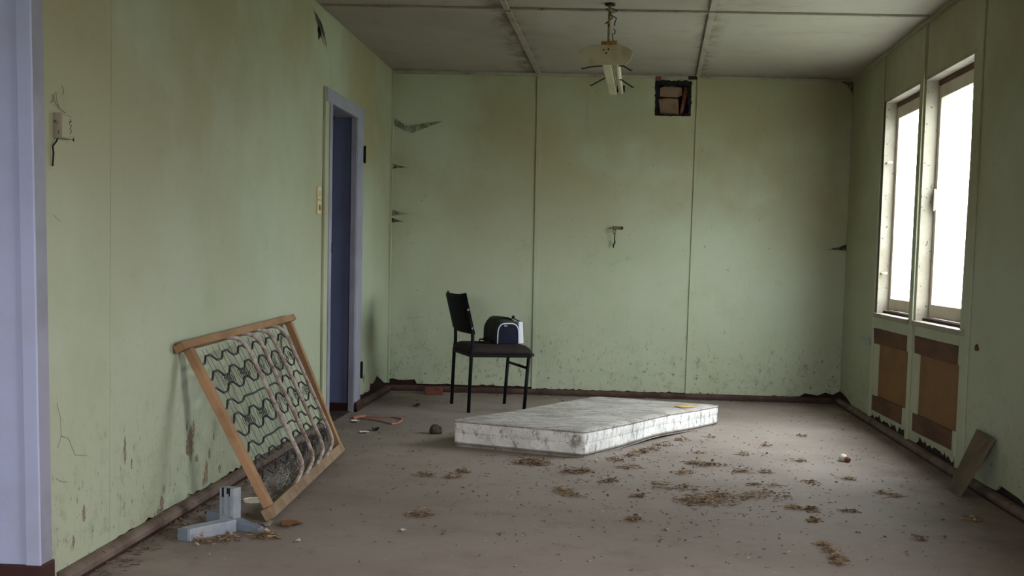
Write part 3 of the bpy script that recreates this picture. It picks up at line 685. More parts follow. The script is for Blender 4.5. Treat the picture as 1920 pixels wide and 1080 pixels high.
m_.add([p for g in rings for p in g], [(i * N + k, i * N + k + 1, (i + 1) * N + k + 1, (i + 1) * N + k) for i in range(len(secs) - 1) for k in range(N - 1)] + [tuple((len(secs) - 1) * N + k for k in range(N))] + [(i * N, i * N + N - 1, (i + 1) * N + N - 1, (i + 1) * N) for i in range(len(secs) - 1)])
m_.build('body', M['bag_grey'], bag, smooth=True)
m_ = MB(); a_ = arch(.150, .138); c = [bpt(x, -.002, z) for x, z in a_]; m_.add(c + [bpt(0, -.006, .07)], [(k, k + 1, N) for k in range(N - 1)] + [(N - 1, 0, N)])
ep_ = m_.build('end_panel', M['bag_navy'], bag)
MB().tube([bpt(x, -.003, z) for x, z in arch(.158, .146)], .0045, 6).build('piping', M['bag_white'], bag, smooth=True)
m_ = MB(); m_.grid(lambda u, v: bpt(-.072 + .144 * u, .05 + .22 * v, (.183 - .004 * abs(v - .5)) + .005 - .05 * abs(2 * u - 1) ** 3.2), 10, 6); m_.build('lid', M['bag_top'], bag, smooth=True)
m_ = MB(); m_.hexa([bpt(*p) for p in [(.084, .0, 0), (.122, .004, 0), (.122, .24, 0), (.084, .24, 0), (.078, .0, .158), (.112, .004, .158), (.112, .24, .158), (.078, .24, .158)]]); m_.build('side_pocket', M['bag_white'], bag, bevel=.006)
m_ = MB(); m_.bar(bpt(.05, .02, .178), bpt(.105, .03, .155), .022, .006); m_.bar(bpt(.045, .03, .186), bpt(.06, .06, .19), .02, .02); m_.build('buckle', M['black'], bag, bevel=.002)
m_ = MB(); m_.box(-.012, .012, 0, .002, 0, .016); vv = [bpt(x - .022, -.006 - y, z + .122) for x, y, z in m_.v]; m_.v = [tuple(v) for v in vv]; m_.build('zip_tab', M['screw'], ep_)
m_ = MB(); m_.tube([bpt(-.08, .20, .03), bpt(-.13, .17, .02), bpt(-.17, .12, .022), bpt(-.19, .06, .008), bpt(-.12, .05, .006), bpt(-.085, .10, .02)], .006, 6); m_.build('strap', M['black'], bag, smooth=True)

# ---- bed base (timber frame with wire springs) leaning on the left wall
A0, B0, A1, B1 = Vector((.407, 4.633, .02)), Vector((.32, 6.303, .02)), Vector((.030, 4.657, .705)), Vector((.030, 6.27, .735))
bb = thing('bed_base', 'wooden bed base with exposed wire springs leaning against the green wall', 'bed base', (.2, 5.46, 0))
nrm = Vector((.872, .045, .487))
def fp(u, v, off=0.0): return (A0 * (1 - u) + B0 * u) * (1 - v) + (A1 * (1 - u) + B1 * u) * v + nrm * off
eu = (B0 - A0).normalized()
m_ = MB(); m_.bar(fp(-.008, .02, -.005), fp(1.0, .02, -.005), .05, .042, nrm); m_.build('bottom_rail', M['timber_low'], bb, bevel=.004)
m_ = MB(); m_.bar(fp(-.028, 1.0, -.002), fp(1.022, 1.0, -.002), .034, .052, nrm); m_.build('top_rail', M['timber'], bb, bevel=.004)
for u in (.022, .972):
    m_ = MB(); m_.bar(fp(u, .05, 0), fp(u, .978, 0), .052, .034, nrm); m_.build('side_rail', M['timber'], bb, bevel=.003)
for ut, ub in ((.365, .375), (.50, .515), (.635, .665), (.785, .815)):
    pr = [(1.0, -.012), (.985, .012), (.955, .034), (.915, .046), (.86, .05), (.70, .05), (.5, .05), (.3, .05), (.2, .05), (.14, .047), (.10, .040), (.07, .026), (.05, .008), (.035, -.018)]
    us = [ut - .085, ut - .05, ut - .02, ut - .005, ut] + [ut + (ub - ut) * (.86 - v) / .7 - max(0, .11 - v) * 1.1 for v, _ in pr[5:]]
    MB().tube([fp(u, v, o_) for u, (v, o_) in zip(us, pr)], .0102, 8).build('bent_rod', M['rod'], bb, smooth=True)
vrows = [.90, .805, .715, .63, .545, .455, .37, .285, .20]
def zig(v, i, u0=.045, u1=.955):
    pts = []; n_ = 13; ph = [1, 1, -1, 1, 1, -1, 1, 1, 1][i]
    for k in range(n_):
        ua, ub2 = u0 + (u1 - u0) * k / n_, u0 + (u1 - u0) * (k + .5) / n_
        s1 = ph * (1 if k % 2 else -1)
        amp = .019
        if i in (3, 6) and 3 <= k <= 7: amp = .002
        w_ = (u1 - u0) / n_
        pts += [fp(ua + w_ * .22, v + s1 * amp, -.012), fp(ua + w_ * .78, v + s1 * amp, -.012)]
    return pts
for i, v in enumerate(vrows):
    MB().tube(zig(v, i), .005, 6).build('zigzag_wire', M['wire'], bb)
for k in range(20):
    u = .06 + .88 * (k + .5) / 20 + .008 * math.sin(k * 2.1)
    MB().tube([fp(u, .96, -.015), fp(u + .004, .7, -.013), fp(u - .004, .45, -.014), fp(u + .003, .17, -.013)], .0011, 4).build('tie_wire', M['tie'], bb)
for v0, us in ((.76, (.22, .36, .50, .64, .78, .90)), (.50, (.22, .36, .50, .64, .78, .90))):
    for u in us:
        pts = []
        for q in range(41):
            a = q / 40 * 5 * 6.283; rr = .028 + .006 * math.sin(q * .5)
            pts.append(fp(u + .016 * math.cos(a) + .018 * (q / 40 - .5), v0 + rr * 1.05 * math.sin(a), -.014 + .03 * (q / 40 - .5)))
        MB().tube(pts, .0016, 4).build('coil_spring', M['wire'], bb)
m_ = MB(); r = random.Random(9)
for k in range(70):
    u = .06 + .5 * r.random(); v = .04 + .17 * r.random(); p = fp(u, v, -.02 - .05 * r.random())
    pts = [p]
    for q in range(3): p = p + Vector(((r.random() - .5) * .04, (r.random() - .5) * .10, (r.random() - .5) * .06)); p.z = max(p.z, .012); pts.append(p)
    m_.tube(pts, .0011, 3, False)
o = m_.build('broken_wire', M['mesh_pale'], bb); tag(o, kind='stuff')
m_ = MB()
for k in range(110):
    u = .35 + .6 * r.random(); v = .16 + .07 * r.random(); p = fp(u, v, -.013)
    m_.tube([p, p + Vector(((r.random() - .5) * .02, (r.random() - .5) * .02, -.03 - .035 * r.random()))], .0013, 3, False)
o = m_.build('hanging_fibre', M['wire'], bb); tag(o, kind='stuff')

# ---- steel stand foot
st = thing('stand_foot', 'blue-grey steel post on a T-shaped foot lying by the bed base', 'stand', (.28, 4.5, 0))
J = Vector((.285, 4.505, 0))
m_ = MB(); m_.bar(J + Vector((.018, -.05, .024)), Vector((.182, 4.268, .024)), .055, .048); m_.build('foot', M['steel'], st, bevel=.003)
m_ = MB(); d_ = (J - Vector((.182, 4.268, 0))).normalized(); m_.bar(Vector((.180, 4.264, .024)), Vector((.176, 4.255, .024)), .053, .046); m_.build('end_cap', M['steel_shaded'], st, bevel=.002)
m_ = MB(); m_.bar(J + Vector((-.02, .04, .022)), Vector((.165, 4.612, .022)), .05, .044); m_.build('foot', M['steel_shaded'], st, bevel=.003)
m_ = MB(); a_, b_ = J + Vector((.025, -.028, .02)), Vector((.425, 4.435, .012)); d_ = (b_ - a_).normalized(); w_ = d_.cross(Vector((0, 0, 1))) * .024
m_.hexa([a_ - w_ - Vector((0, 0, .02)), a_ + w_ - Vector((0, 0, .02)), b_ + w_ * .7 - Vector((0, 0, .012)), b_ - w_ * .7 - Vector((0, 0, .012)), a_ - w_ + Vector((0, 0, .024)), a_ + w_ + Vector((0, 0, .024)), b_ + w_ * .7 + Vector((0, 0, .012)), b_ - w_ * .7 + Vector((0, 0, .012))]); m_.build('foot', M['steel_shaded'], st, bevel=.003)
pz0, pz1 = .0, .158
ux = Vector((.96, -.28, 0)).normalized(); uy = Vector((.28, .96, 0)).normalized(); pc = Vector((.272, 4.525, 0))
def pp(a, b, z): return pc + ux * a + uy * b + Vector((0, 0, z))
m_ = MB(); m_.hexa([pp(-.034, -.025, pz0), pp(.034, -.025, pz0), pp(.034, .025, pz0), pp(-.034, .025, pz0), pp(-.034, -.025, pz1), pp(.034, -.025, pz1), pp(.034, .025, pz1), pp(-.034, .025, pz1)]); po_ = m_.build('post', M['steel'], st, bevel=.003)
for x in (-.026, -.004, .022):
    m_ = MB(); m_.hexa([pp(x - .004, -.029, .048), pp(x + .004, -.029, .048), pp(x + .004, -.024, .048), pp(x - .004, -.024, .048), pp(x - .004, -.029, pz1), pp(x + .004, -.029, pz1), pp(x + .004, -.024, pz1), pp(x - .004, -.024, pz1)]); m_.build('rib', M['steel'], po_)
for x, h in ((-.018, .036), (.005, .022), (.016, .032)):
    m_ = MB(); m_.hexa([pp(x - .0045, -.0275, pz1 - h), pp(x + .0045, -.0275, pz1 - h), pp(x + .0045, -.022, pz1 - h), pp(x - .0045, -.022, pz1 - h), pp(x - .0045, -.0275, pz1 + .0005), pp(x + .0045, -.0275, pz1 + .0005), pp(x + .0045, -.022, pz1 + .0005), pp(x - .0045, -.022, pz1 + .0005)]); m_.build('slot', M['slot'], po_)

# ---- board leaning on the right wall
bd = thing('board', 'short grey-brown board leaning against the right wall', 'board', (3.5, 5.84, 0))
q = [Vector((3.470, 5.945, .002)), Vector((3.462, 5.747, .002)), Vector((3.592, 5.690, .297)), Vector((3.592, 5.935, .306))]
nn = (q[1] - q[0]).cross(q[3] - q[0]).normalized()
if nn.x > 0: nn = -nn
m_ = MB(); m_.hexa([p for p in q] + [p - nn * .018 + Vector((0, 0, .0)) for p in q]); m_.build('plank', M['board'], bd, bevel=.002)
def bq(u, v, o_): return (q[0] * (1 - u) + q[1] * u) * (1 - v) + (q[3] * (1 - u) + q[2] * u) * v + nn * o_
m_ = MB(); m_.prism([(.62, .93), (.80, .95), (.84, .84), (.70, .70), (.60, .62), (.63, .80)], lambda a, b, d: bq(a, b, d), -.001, .0012); m_.build('chipped_patch', M['skirt'], bd)

# ---- fluorescent light
fl = thing('fluorescent_light', 'broken cream fluorescent light hanging on a thin stem from the ceiling', 'light', (1.715, 6.95, 2.22))
m_ = MB(); hexp = [(1.592, 2.218), (1.56, 2.24), (1.529, 2.284), (1.575, 2.318), (1.62, 2.334), (1.789, 2.335), (1.83, 2.318), (1.860, 2.294), (1.842, 2.245), (1.814, 2.219)]
m_.prism(hexp, lambda a, b, d: (a, d, b), 6.895, 6.905); pe_ = m_.build('end_plate', M['lamp_cream'], fl, bevel=.002)
m_ = MB(); m_.hexa([(1.682, 6.905, 2.221), (1.731, 6.905, 2.221), (1.778, 8.138, 2.219), (1.728, 8.143, 2.219), (1.682, 6.905, 2.275), (1.731, 6.905, 2.275), (1.778, 8.138, 2.272), (1.728, 8.143, 2.272)]); m_.build('channel', M['lamp_cream'], fl, bevel=.003)
MB().tube([(1.768, 6.91, 2.237), (1.804, 8.11, 2.234)], .0165, 14).build('lamp_tube', M['lamp_tube'], fl, smooth=True)
for a_ in ((1.74, 1.80, 6.905, 6.95), (1.77, 1.83, 8.09, 8.13)): MB().box(*a_, 2.235, 2.275).build('lamp_holder', M['slot'], fl)
MB().tube([(1.716, 6.905, 2.34), (1.716, 6.903, 2.50), (1.718, 6.903, zc(1.7, 6.9))], .009, 10).build('stem', M['stem'], fl, smooth=True)
MB().tube([(1.752, 8.0, 2.27), (1.758, 8.0, zc(1.75, 8.0))], .009, 10).build('stem', M['stem'], fl, smooth=True)
m_ = MB(); m_.box(1.672, 1.752, 6.885, 6.93, 2.333, 2.352); m_.build('stem_bracket', M['rust'], fl, bevel=.003)
for pts in ([(1.70, 6.95, 2.225), (1.60, 6.95, 2.214), (1.572, 6.95, 2.204), (1.562, 6.95, 2.210)], [(1.77, 6.95, 2.225), (1.808, 6.95, 2.222), (1.85, 6.95, 2.196), (1.856, 6.95, 2.206)],
            [(1.72, 7.45, 2.232), (1.70, 7.45, 2.230), (1.61, 7.45, 2.180), (1.604, 7.45, 2.186)], [(1.78, 7.45, 2.222), (1.80, 7.45, 2.218), (1.872, 7.45, 2.172), (1.878, 7.45, 2.178)]):
    MB().tube(pts, .004, 6).build('clip_hook', M['cobweb_black'], fl)
for (x, y, z) in ((1.688, 6.893, 2.305), (1.715, 6.893, 2.308), (1.703, 6.893, 2.286)):
    MB().tube([(x, y + .003, z), (x, y, z)], .005, 8).build('screw_hole', M['slot'], pe_)
m_ = MB()
for sd, c in ((1, (1.712, 6.90, 2.50)), (2, (1.74, 6.90, 2.49)), (3, (1.728, 6.90, 2.49))):
    r = random.Random(sd); p = Vector((1.72, 6.9, 2.545)); pts = [p]
    for k in range(5): p = Vector(c) + Vector(((r.random() - .5) * .05, (r.random() - .5) * .03, .04 - .022 * k)); pts.append(p)
    m_.tube(pts, .0035, 5)
m_.tube([(1.742, 6.92, 2.43), (1.752, 6.92, 2.415), (1.748, 6.92, 2.40), (1.735, 6.92, 2.40), (1.74, 6.92, 2.37), (1.74, 6.92, 2.345)], .003, 5)
m_.build('flex_wire', M['cobweb_black'], fl)
MB().tube([(1.718, 6.903, zc(1.7, 6.9) + .001), (1.718, 6.903, zc(1.7, 6.9) - .012)], .03, 14).build('ceiling_rose', M['cobweb_black'], fl)

# ---- small fittings on the walls
sw = thing('light_switch', 'pair of yellowed switch plates on the wall beside the doorway', 'switch', (0, 6.985, 1.41))
for z0, z1 in ((1.330, 1.410), (1.416, 1.495)):
    m_ = MB(); m_.box(0, .010, 6.945, 7.025, z0, z1); pl_ = m_.build('plate', M['cream_plastic'], sw, bevel=.003)
    m_ = MB(); m_.box(.010, .017, 6.975, 6.993, (z0 + z1) / 2 - .018, (z0 + z1) / 2 + .014); m_.build('rocker', M['rust'] if z0 < 1.4 else M['cream_plastic'], pl_, bevel=.002)
jb = thing('junction_box', 'small pale wall box with dark scribbled marks near the blue partition', 'electrical box', (0, 3.633, 1.478))
m_ = MB(); m_.box(0, .026, 3.593, 3.675, 1.442, 1.516); ca_ = m_.build('case', M['green_trim'], jb, bevel=.004)
m_ = MB(); m_.box(0.001, .027, 3.588, 3.594, 1.440, 1.518); m_.build('side_plate', M['white_trim'], jb)
sq = [[(3.654, 1.505), (3.644, 1.492), (3.662, 1.500)], [(3.645, 1.488), (3.660, 1.486), (3.646, 1.472), (3.662, 1.470), (3.648, 1.458)], [(3.650, 1.449), (3.653, 1.448)]]
for s_ in sq: MB().tube([(.0265, a, b) for a, b in s_], .0012, 4).build('mark', M['slot'], ca_)
MB().tube([(.02, 3.676, 1.446), (.022, 3.684, 1.440), (.02, 3.680, 1.452)], .003, 5).build('wire_end', M['cobweb_black'], jb)
m_ = MB(); m_.tube([(.012, 3.60, 1.446), (.012, 3.585, 1.428), (.010, 3.565, 1.412), (.01, 3.57, 1.39), (.008, 3.568, 1.35)], .003, 5); m_.build('wire_end', M['cobweb_black'], jb)
hk = thing('wall_hook', 'little metal hook bracket with a dangling dark wire on back wall', 'hook', (1.82, yb(1.82), 1.35))
m_ = MB(); m_.prism([(1.785, 1.335), (1.862, 1.335), (1.862, 1.362), (1.785, 1.362)], fb, 0, .004); m_.prism([(1.788, 1.338), (1.800, 1.338), (1.800, 1.360), (1.788, 1.360)], fb, .004, .05); m_.build('bracket', M['skirt'], hk)
m_ = MB(); m_.tube([fb(1.858, 1.348, .004), fb(1.858, 1.348, .02)], .007, 8); m_.build('screw', M['slot'], hk)
m_ = MB(); m_.tube([fb(1.795, 1.338, .045), fb(1.782, 1.318, .044), fb(1.790, 1.302, .042), fb(1.804, 1.312, .042), fb(1.803, 1.335, .044)], .003, 5); m_.tube([fb(1.800, 1.305, .042), fb(1.797, 1.26, .036), fb(1.802, 1.235, .03), fb(1.79, 1.21, .03), fb(1.792, 1.19, .028)], [.004, .004, .006, .006, .004], 6); m_.build('wire', M['cobweb_black'], hk)
rk = thing('wall_clip', 'grey metal strap clip screwed to the wall left of window bay', 'clip', (W, 8.6, .565))
m_ = MB(); m_.prism([(8.44, .545), (8.78, .56), (8.78, .578), (8.44, .585)], fr, 0, .006); m_.build('strap', M['steel'], rk, bevel=.002)
m_ = MB(); m_.prism([(8.43, .54), (8.47, .54), (8.47, .59), (8.43, .59)], fr, .006, .02); m_.build('lug', M['steel'], rk, bevel=.002)
nl = thing('wall_plug', 'rusty broken plug stub on the wall right of window bay', 'plug', (W, 6.06, .70))
m_ = MB(); m_.prism(blob(6.06, .70, .024, .02, 3, 9), fr, 0, .010); m_.build('stub', M['old_rail'], nl)

# ---- things lying on the floor
bkk = thing('brick', 'single red-brown brick lying by the back skirting', 'brick', (.40, 9.16, 0))
m_ = MB(); m_.bar((.335, 9.155, .028), (.475, 9.185, .028), .09, .055); m_.build('block', M['brick'], bkk, bevel=.006)
ob = thing('orange_strap', 'faded orange looped plastic strap lying flat near the doorway', 'strap', (.26, 7.62, 0))
m_ = MB(); m_.tube([(.10, 7.70, .005), (.14, 7.74, .005), (.33, 7.765, .005), (.41, 7.70, .005)], .004, 6); m_.tube([(.41, 7.70, .005), (.425, 7.60, .005), (.415, 7.47, .005), (.385, 7.44, .005)], .008, 6); m_.tube([(.385, 7.44, .005), (.30, 7.55, .005), (.20, 7.62, .005), (.13, 7.66, .005)], .004, 6); m_.build('loop', M['chalk'], ob)
m_ = MB(); m_.tube([(.09, 7.64, .006), (.12, 7.70, .007), (.15, 7.76, .006)], .010, 6); m_.build('thick_end', M['chalk'], ob)
def lump(name, label, cat, loc, rad, m, sd, sq=.8, amp=.25):
    t_ = thing(name, label, cat, (loc[0], loc[1], 0)); bm = bmesh.new(); bmesh.ops.create_icosphere(bm, subdivisions=3, radius=rad)
    r = random.Random(sd); ax = [Vector((r.random() - .5, r.random() - .5, r.random() - .5)).normalized() for _ in range(9)]
    for v in bm.verts:
        d = v.co.normalized(); k = 1 + amp * sum(max(0, d.dot(a)) ** 4 * (1 if i % 2 else -1) for i, a in enumerate(ax)) * .6
        v.co = Vector((v.co.x * k, v.co.y * k, v.co.z * k * sq + rad * sq * .92))
    me = bpy.data.meshes.new(name); bm.to_mesh(me); bm.free(); me.materials.append(m)
    me.polygons.foreach_set('use_smooth', [True] * len(me.polygons))
    o = bpy.data.objects.new('shell' if name != 'dried_fruit' else 'husk', me); col.objects.link(o); o.parent = t_; return t_
tb = lump('ball', 'small cream ball with a red end on the floor near the window', 'ball', (3.098, 6.66), .024, M['pale'], 4, .9, .1)
m_ = MB(); m_.tube([(3.108, 6.632, .016), (3.125, 6.615, .013)], [.016, .012], 10); m_.build('red_end', M['brick'], tb)
lump('dried_fruit', 'dark shrivelled husk on the floor left of the mattress', 'husk', (.73, 7.155), .031, M['husk'], 8, .8, 1.1)
lid = thing('jar_lid', 'round pale lid lying behind the lower rail of the bed base', 'lid', (.222, 4.999, 0))
MB().tube([(.222, 4.999, 0), (.222, 4.999, .007)], .042, 20).build('disc', M['pale'], lid)
MB().tube([(.222 + .042 * math.cos(a * .3142), 4.999 + .042 * math.sin(a * .3142), .008) for a in range(21)], .003, 5).build('rim', M['pale'], lid)
def scrap(name, label, cat, x, y, sx, sy, m, sd, curl=.008):
    r = random.Random(sd); m_ = MB(); n_ = 9
    pts = [(x + math.cos(6.283 * i / n_) * sx * (.6 + .5 * r.random()), y + math.sin(6.283 * i / n_) * sy * (.6 + .5 * r.random()), .002 + curl * r.random()) for i in range(n_)]
    m_.add(pts + [(x, y, .003)], [(i, (i + 1) % n_, n_) for i in range(n_)])
    o = m_.build(name, m, None, solid=.0012); tag(o, label, cat); return o
scrap('dry_leaf', 'rust-brown dry leaf in front of the bed base', 'leaf', .505, 4.585, .055, .06, M['leaf_orange'], 3, .016)
scrap('foil_scrap', 'crumpled shiny foil scrap under the bed base corner', 'foil', .412, 4.562, .022, .03, M['foil'], 5, .014)
scrap('paper_scrap', 'white paper scrap on bare floor before the nearest dark straw clump', 'paper', .965, 4.565, .013, .02, M['flake'], 6, .008)
scrap('paper_scrap', 'white paper scrap on floor near the middle front of the photo', 'paper', 2.02, 4.78, .013, .02, M['flake'], 7, .008)
scrap('paper_scrap', 'white paper scrap beside the straw next to the steel foot', 'paper', .60, 4.33, .013, .025, M['flake'], 8, .008)
scrap('bottle_cap', 'pale flattened cap nearer the camera of the two by the doorway', 'cap', .286, 7.06, .035, .05, M['pale'], 9, .012)
scrap('bottle_cap', 'pale flattened cap beside the orange strap at the doorway', 'cap', .14, 7.50, .03, .05, M['pale'], 10, .012)
scrap('dark_leaf', 'dark curled leaf on the floor in front of the orange strap', 'leaf', .335, 7.18, .03, .05, M['cobweb_black'], 11, .02)
scrap('dark_leaf', 'dark curled leaf on the floor left of the chair', 'leaf', .40, 8.40, .03, .06, M['cobweb_black'], 12, .02)

# ---- straw clumps and litter
def strands(m_, x, y, rad, n, sd, hgt=.03, elong=(1, 1), sz=1.0):
    r = random.Random(sd)
    for _ in range(n):
        a = 6.283 * r.random(); d = rad * (r.random() ** .8)
        p = Vector((x + math.cos(a) * d * elong[0], y + math.sin(a) * d * elong[1], .002 + hgt * r.random() ** 2 * max(.1, 1 - d / rad)))
        th = 6.283 * r.random(); ln = (.010 + .030 * r.random()) * sz; k = (r.random() - .5) * 2.5
        if r.random() < .6:
            pts = [p]
            for q_ in range(3):
                p = p + Vector((math.cos(th), math.sin(th), (r.random() - .5) * .5)) * ln / 3; p.z = max(.0015, p.z); th += k * .4; pts.append(p)
            m_.tube(pts, .0008 + .0009 * r.random(), 3, False)
        else:
            s_ = (.004 + .009 * r.random()) * (.5 + .5 * sz); u = Vector((math.cos(th), math.sin(th), (r.random() - .3) * .8)) * s_; w_ = Vector((-math.sin(th), math.cos(th), (r.random() - .5) * .8)) * s_ * .6
            c = p + Vector((0, 0, s_ * .35)); m_.add([c - u, c + w_, c + u * 1.1, c - w_ + Vector((0, 0, s_ * .4))], [(0, 1, 2, 3)])
def clump(label, spots, sd, hgt=.03, name='straw_clump', m='straw', dens=1.0, elong=(1, 1)):
    m_ = MB()
    for i, (x, y, rad) in enumerate(spots):
        strands(m_, x, y, rad * .92, int(dens * (34 + 9500 * rad * rad)), sd * 10 + i, hgt * 1.35, elong)
    o = m_.build(name, M[m], None, fix=False); tag(o, label, 'debris', 'dry straw and leaf clumps', 'stuff'); return o
clump('tufted brown straw clump alone on bare floor, nearest the camera at left', [(.965, 4.86, .05), (1.01, 4.855, .04)], 1, .035)
clump('loose straw strewn around the steel stand foot', [(.44, 4.39, .07), (.33, 4.31, .06), (.26, 4.24, .05), (.47, 4.36, .045)], 2, .03)
clump('brown leaf clump on the floor before the mattress front corner', [(1.33, 6.20, .06), (1.43, 6.18, .06), (1.38, 6.22, .1)], 3, .03)
clump('dark leaf clump between bed base and mattress', [(1.05, 5.88, .05), (1.01, 5.73, .045)], 4, .032)
clump('small reddish straw clump left of the dark leaf clump', [(.87, 5.75, .055)], 5, .025)
clump('straw clump just in front of the mattress corner, off its right', [(1.60, 5.99, .08), (1.66, 6.02, .05)], 6, .025)
clump('flat pale straw clump in the open middle of the floor', [(1.60, 5.41, .06), (1.57, 5.50, .05)], 7, .018)
clump('dark straw wisps right of the open middle of the floor', [(1.78, 5.77, .05), (1.92, 5.44, .045), (1.89, 4.93, .04)], 8, .018)
clump('largest spread of straw, at centre right of the floor', [(2.16, 5.36, .10), (2.28, 5.36, .10), (2.21, 5.39, .15), (2.15, 5.66, .08), (2.05, 5.68, .08), (2.30, 5.55, .08)], 9, .03, dens=.6)
clump('long dark straw drift right of the largest straw spread', [(2.52, 5.62, .07), (2.60, 5.55, .05), (2.45, 5.52, .08), (2.36, 5.48, .08), (2.60, 5.82, .045), (2.50, 5.84, .03)], 10, .028, dens=.6)
clump('reddish straw patches right of the drift', [(2.68, 5.29, .06), (2.61, 5.31, .05), (2.66, 5.06, .035), (2.85, 5.28, .04)], 11, .015)
clump('brown leaf clump midway between mattress and window wall', [(2.26, 6.38, .09), (2.34, 6.36, .09), (2.17, 6.08, .06), (2.49, 6.19, .055), (2.61, 6.19, .045)], 12, .022, dens=.8)
clump('narrow orange straw trail at the bottom right of the photo', [(2.62, 4.62, .035), (2.63, 4.52, .04), (2.64, 4.42, .04), (2.63, 4.35, .04)], 13, .02)
clump('dry leaves swept along the right side of the mattress', [(1.98, 6.72, .07), (2.04, 6.82, .06), (2.12, 6.98, .05), (1.92, 6.58, .05), (2.24, 7.22, .05), (1.82, 6.40, .05), (1.90, 6.20, .07)], 14, .025, dens=.8)
clump('dark straw wisps on the floor by the leaning board', [(3.15, 5.68, .045), (3.10, 5.74, .03), (3.37, 5.21, .05), (3.04, 4.80, .03)], 15, .012)
clump('leaf scraps scattered before the window bays', [(2.42, 7.38, .04), (3.01, 7.57, .035), (2.73, 7.12, .04), (2.56, 6.75, .045), (2.85, 6.6, .05), (3.0, 6.1, .06), (2.8, 5.95, .07), (2.3, 6.75, .04)], 16, .015, dens=.6)
m_ = MB(); r = random.Random(77)
def ok_floor(x, y):
    return .05 < x < W - .06 and 4.0 < y < 9.3 and not (-.02 < ((x - FL.x) * .95 - (y - FL.y) * -.3) / .79 < 1.02 and 0 < (y - 6.45) < 1.75 and 0.88 + (y - 6.69) * .52 < x < 1.64 + (y - 6.45) * .6)
k = 0
while k < 1500:
    if r.random() < .62: x, y = r.gauss(2.05, .75), r.gauss(5.9, .85)
    else: x, y = .05 + 3.5 * r.random(), 4.0 + 5.3 * r.random()
    if not ok_floor(x, y): continue
    strands(m_, x, y, .012, 1 + int(3.2 * r.random() ** 3), int(r.random() * 1e6), .006, (1, 1), .38); k += 1
o = m_.build('loose_litter', M['litter'], None, fix=False); tag(o, 'fine dry leaf crumbs scattered all over the floor', 'debris', None, 'stuff')
m_ = MB()
for k in range(700):
    x, y = .05 + 3.5 * r.random(), 3.9 + 5.3 * r.random() ** 1.3
    if not ok_floor(x, y): continue
    s_ = .0025 + .005 * r.random() ** 3; a = 6.283 * r.random()
    c = Vector((x, y, .0025)); u = Vector((math.cos(a), math.sin(a), .25)) * s_; w_ = Vector((-math.sin(a), math.cos(a), .1)) * s_ * .7
    m_.add([c - u, c + w_, c + u, c - w_], [(0, 1, 2, 3)])
o = m_.build('paint_flakes', M['flake'], None, fix=False); tag(o, 'tiny pale paint flakes sprinkled over the floor', 'debris', None, 'stuff')
m_ = MB()
for k in range(260):
    y = 3.7 + 3.3 * r.random(); x = .045 + .10 * r.random() ** 2
    strands(m_, x, y, .012, 2, k + 900, .006)
for k in range(120):
    x = .3 + 3.1 * r.random(); strands(m_, x, yb(x) - .05 - .05 * r.random() ** 2, .012, 2, k + 1900, .006)
o = m_.build('skirting_dust', M['litter'], None, fix=False); tag(o, 'crumbs and dust gathered along the foot of the walls', 'debris', None, 'stuff')

# ---- cobwebs
def web(label, fn, m, nu=14, nv=8):
    m_ = MB(); m_.grid(fn, nu, nv); o = m_.build('cobweb', M[m], None, smooth=True, fix=False); tag(o, label, 'cobweb', 'dusty cobwebs'); return o
def w1(u, v):
    x = .004 + .40 * u
    zl = 2.13 - .07 * (u / .385) if u < .385 else 2.06 + .10 * ((u - .385) / .615) ** 1.1
    zu = 2.20 - .085 * (u / .3) if u < .3 else max(zl + .004, 2.115 + .048 * ((u - .3) / .7))
    return (x, yb(x) - .006 - .03 * math.sin(math.pi * u) * (1 - v * .5), zu + (zl - zu) * v)
web('wide sagging cobweb across the upper left corner of the back wall', w1, 'web', 24, 8)
def tuft(x0, z0, ln, h):
    return lambda u, v: (x0 + ln * u, yb(x0) - .005 - .012 * (1 - u), z0 + (v - .5) * h * (1 - u) ** 2 - .01 * u)
web('small cobweb tuft in the left corner below the wide cobweb', tuft(.004, 1.80, .15, .05), 'web_dark')
web('upper cobweb tuft of the close pair in the left corner', tuft(.004, 1.43, .20, .06), 'web')
web('lower cobweb tuft of the close pair in the left corner', tuft(.004, 1.37, .13, .05), 'web_dark')
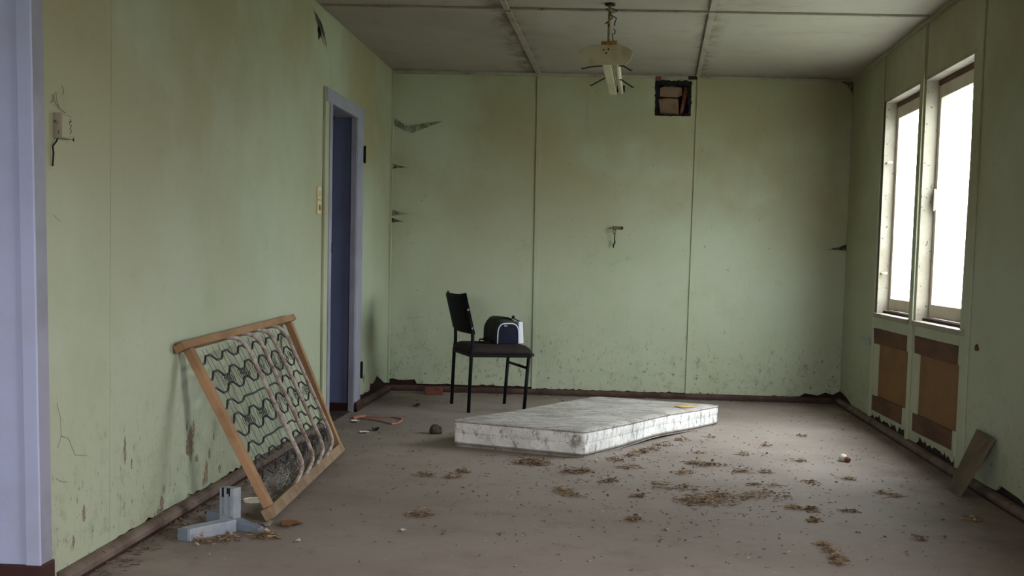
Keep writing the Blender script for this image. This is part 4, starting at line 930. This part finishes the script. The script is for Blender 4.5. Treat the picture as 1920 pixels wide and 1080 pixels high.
def w2(u, v):
    x = W - .004 - .16 * u; return (x, yb(x) - .006 - .01 * (1 - u), 1.225 + .05 * (1 - u) ** 1.5 * (v - .3) - .01 * u)
web('dark cobweb in the right corner at shoulder height', w2, 'web_dark')
def w3(u, v):
    x = W - .004 - .09 * u; return (x, yb(x) - .008 - .015 * v, 2.525 - .004 * u - (.012 + .10 * (1 - u) ** 2) * v)
web('black sooty cobweb at the ceiling in the right corner', w3, 'web_dark')
def w4(u, v): return (.006 + .012 * math.sin(3.1 * u), 6.82 + .32 * u, 2.50 - .17 * u + (v - .5) * .045 * math.sin(math.pi * u))
web('cobweb strand over the hole high on the left wall', w4, 'web_dark')
def strand_set(label, lines, rr):
    c = thing('cobweb', label, 'cobweb', lines[0][0], 'dusty cobwebs')
    for l in lines: MB().tube(l, rr * .6, 4).build('strand', M['strand'], c)
strand_set('dark cobweb threads by the wall box near the partition', [[(.004, 3.562, 1.545), (.004, 3.575, 1.55), (.004, 3.59, 1.578)], [(.004, 3.575, 1.572), (.004, 3.60, 1.545), (.004, 3.645, 1.53), (.004, 3.665, 1.526)], [(.004, 3.60, 1.585), (.004, 3.605, 1.56), (.004, 3.62, 1.54)], [(.004, 3.64, 1.61), (.004, 3.655, 1.595), (.004, 3.648, 1.58)]], .0013)
strand_set('thin cobweb threads low on the left wall near the partition', [[(.003, 3.60, .60), (.003, 3.625, .55), (.003, 3.63, .49), (.003, 3.605, .455)], [(.003, 3.63, .49), (.003, 3.68, .475), (.003, 3.73, .41), (.003, 3.82, .395)], [(.003, 3.585, 1.20), (.003, 3.60, 1.19), (.003, 3.63, 1.18)], [(.003, 3.59, .36), (.003, 3.63, .34), (.003, 3.68, .33)]], .0010)
strand_set('thin cobweb threads low on back wall left of the chair', [[(.20, yb(.2) - .004, .585), (.24, yb(.2) - .004, .60), (.29, yb(.2) - .004, .595)], [(.26, yb(.26) - .004, .39), (.28, yb(.26) - .004, .36), (.30, yb(.3) - .004, .40)], [(.28, yb(.28) - .004, .36), (.36, yb(.36) - .004, .33)]], .0018)
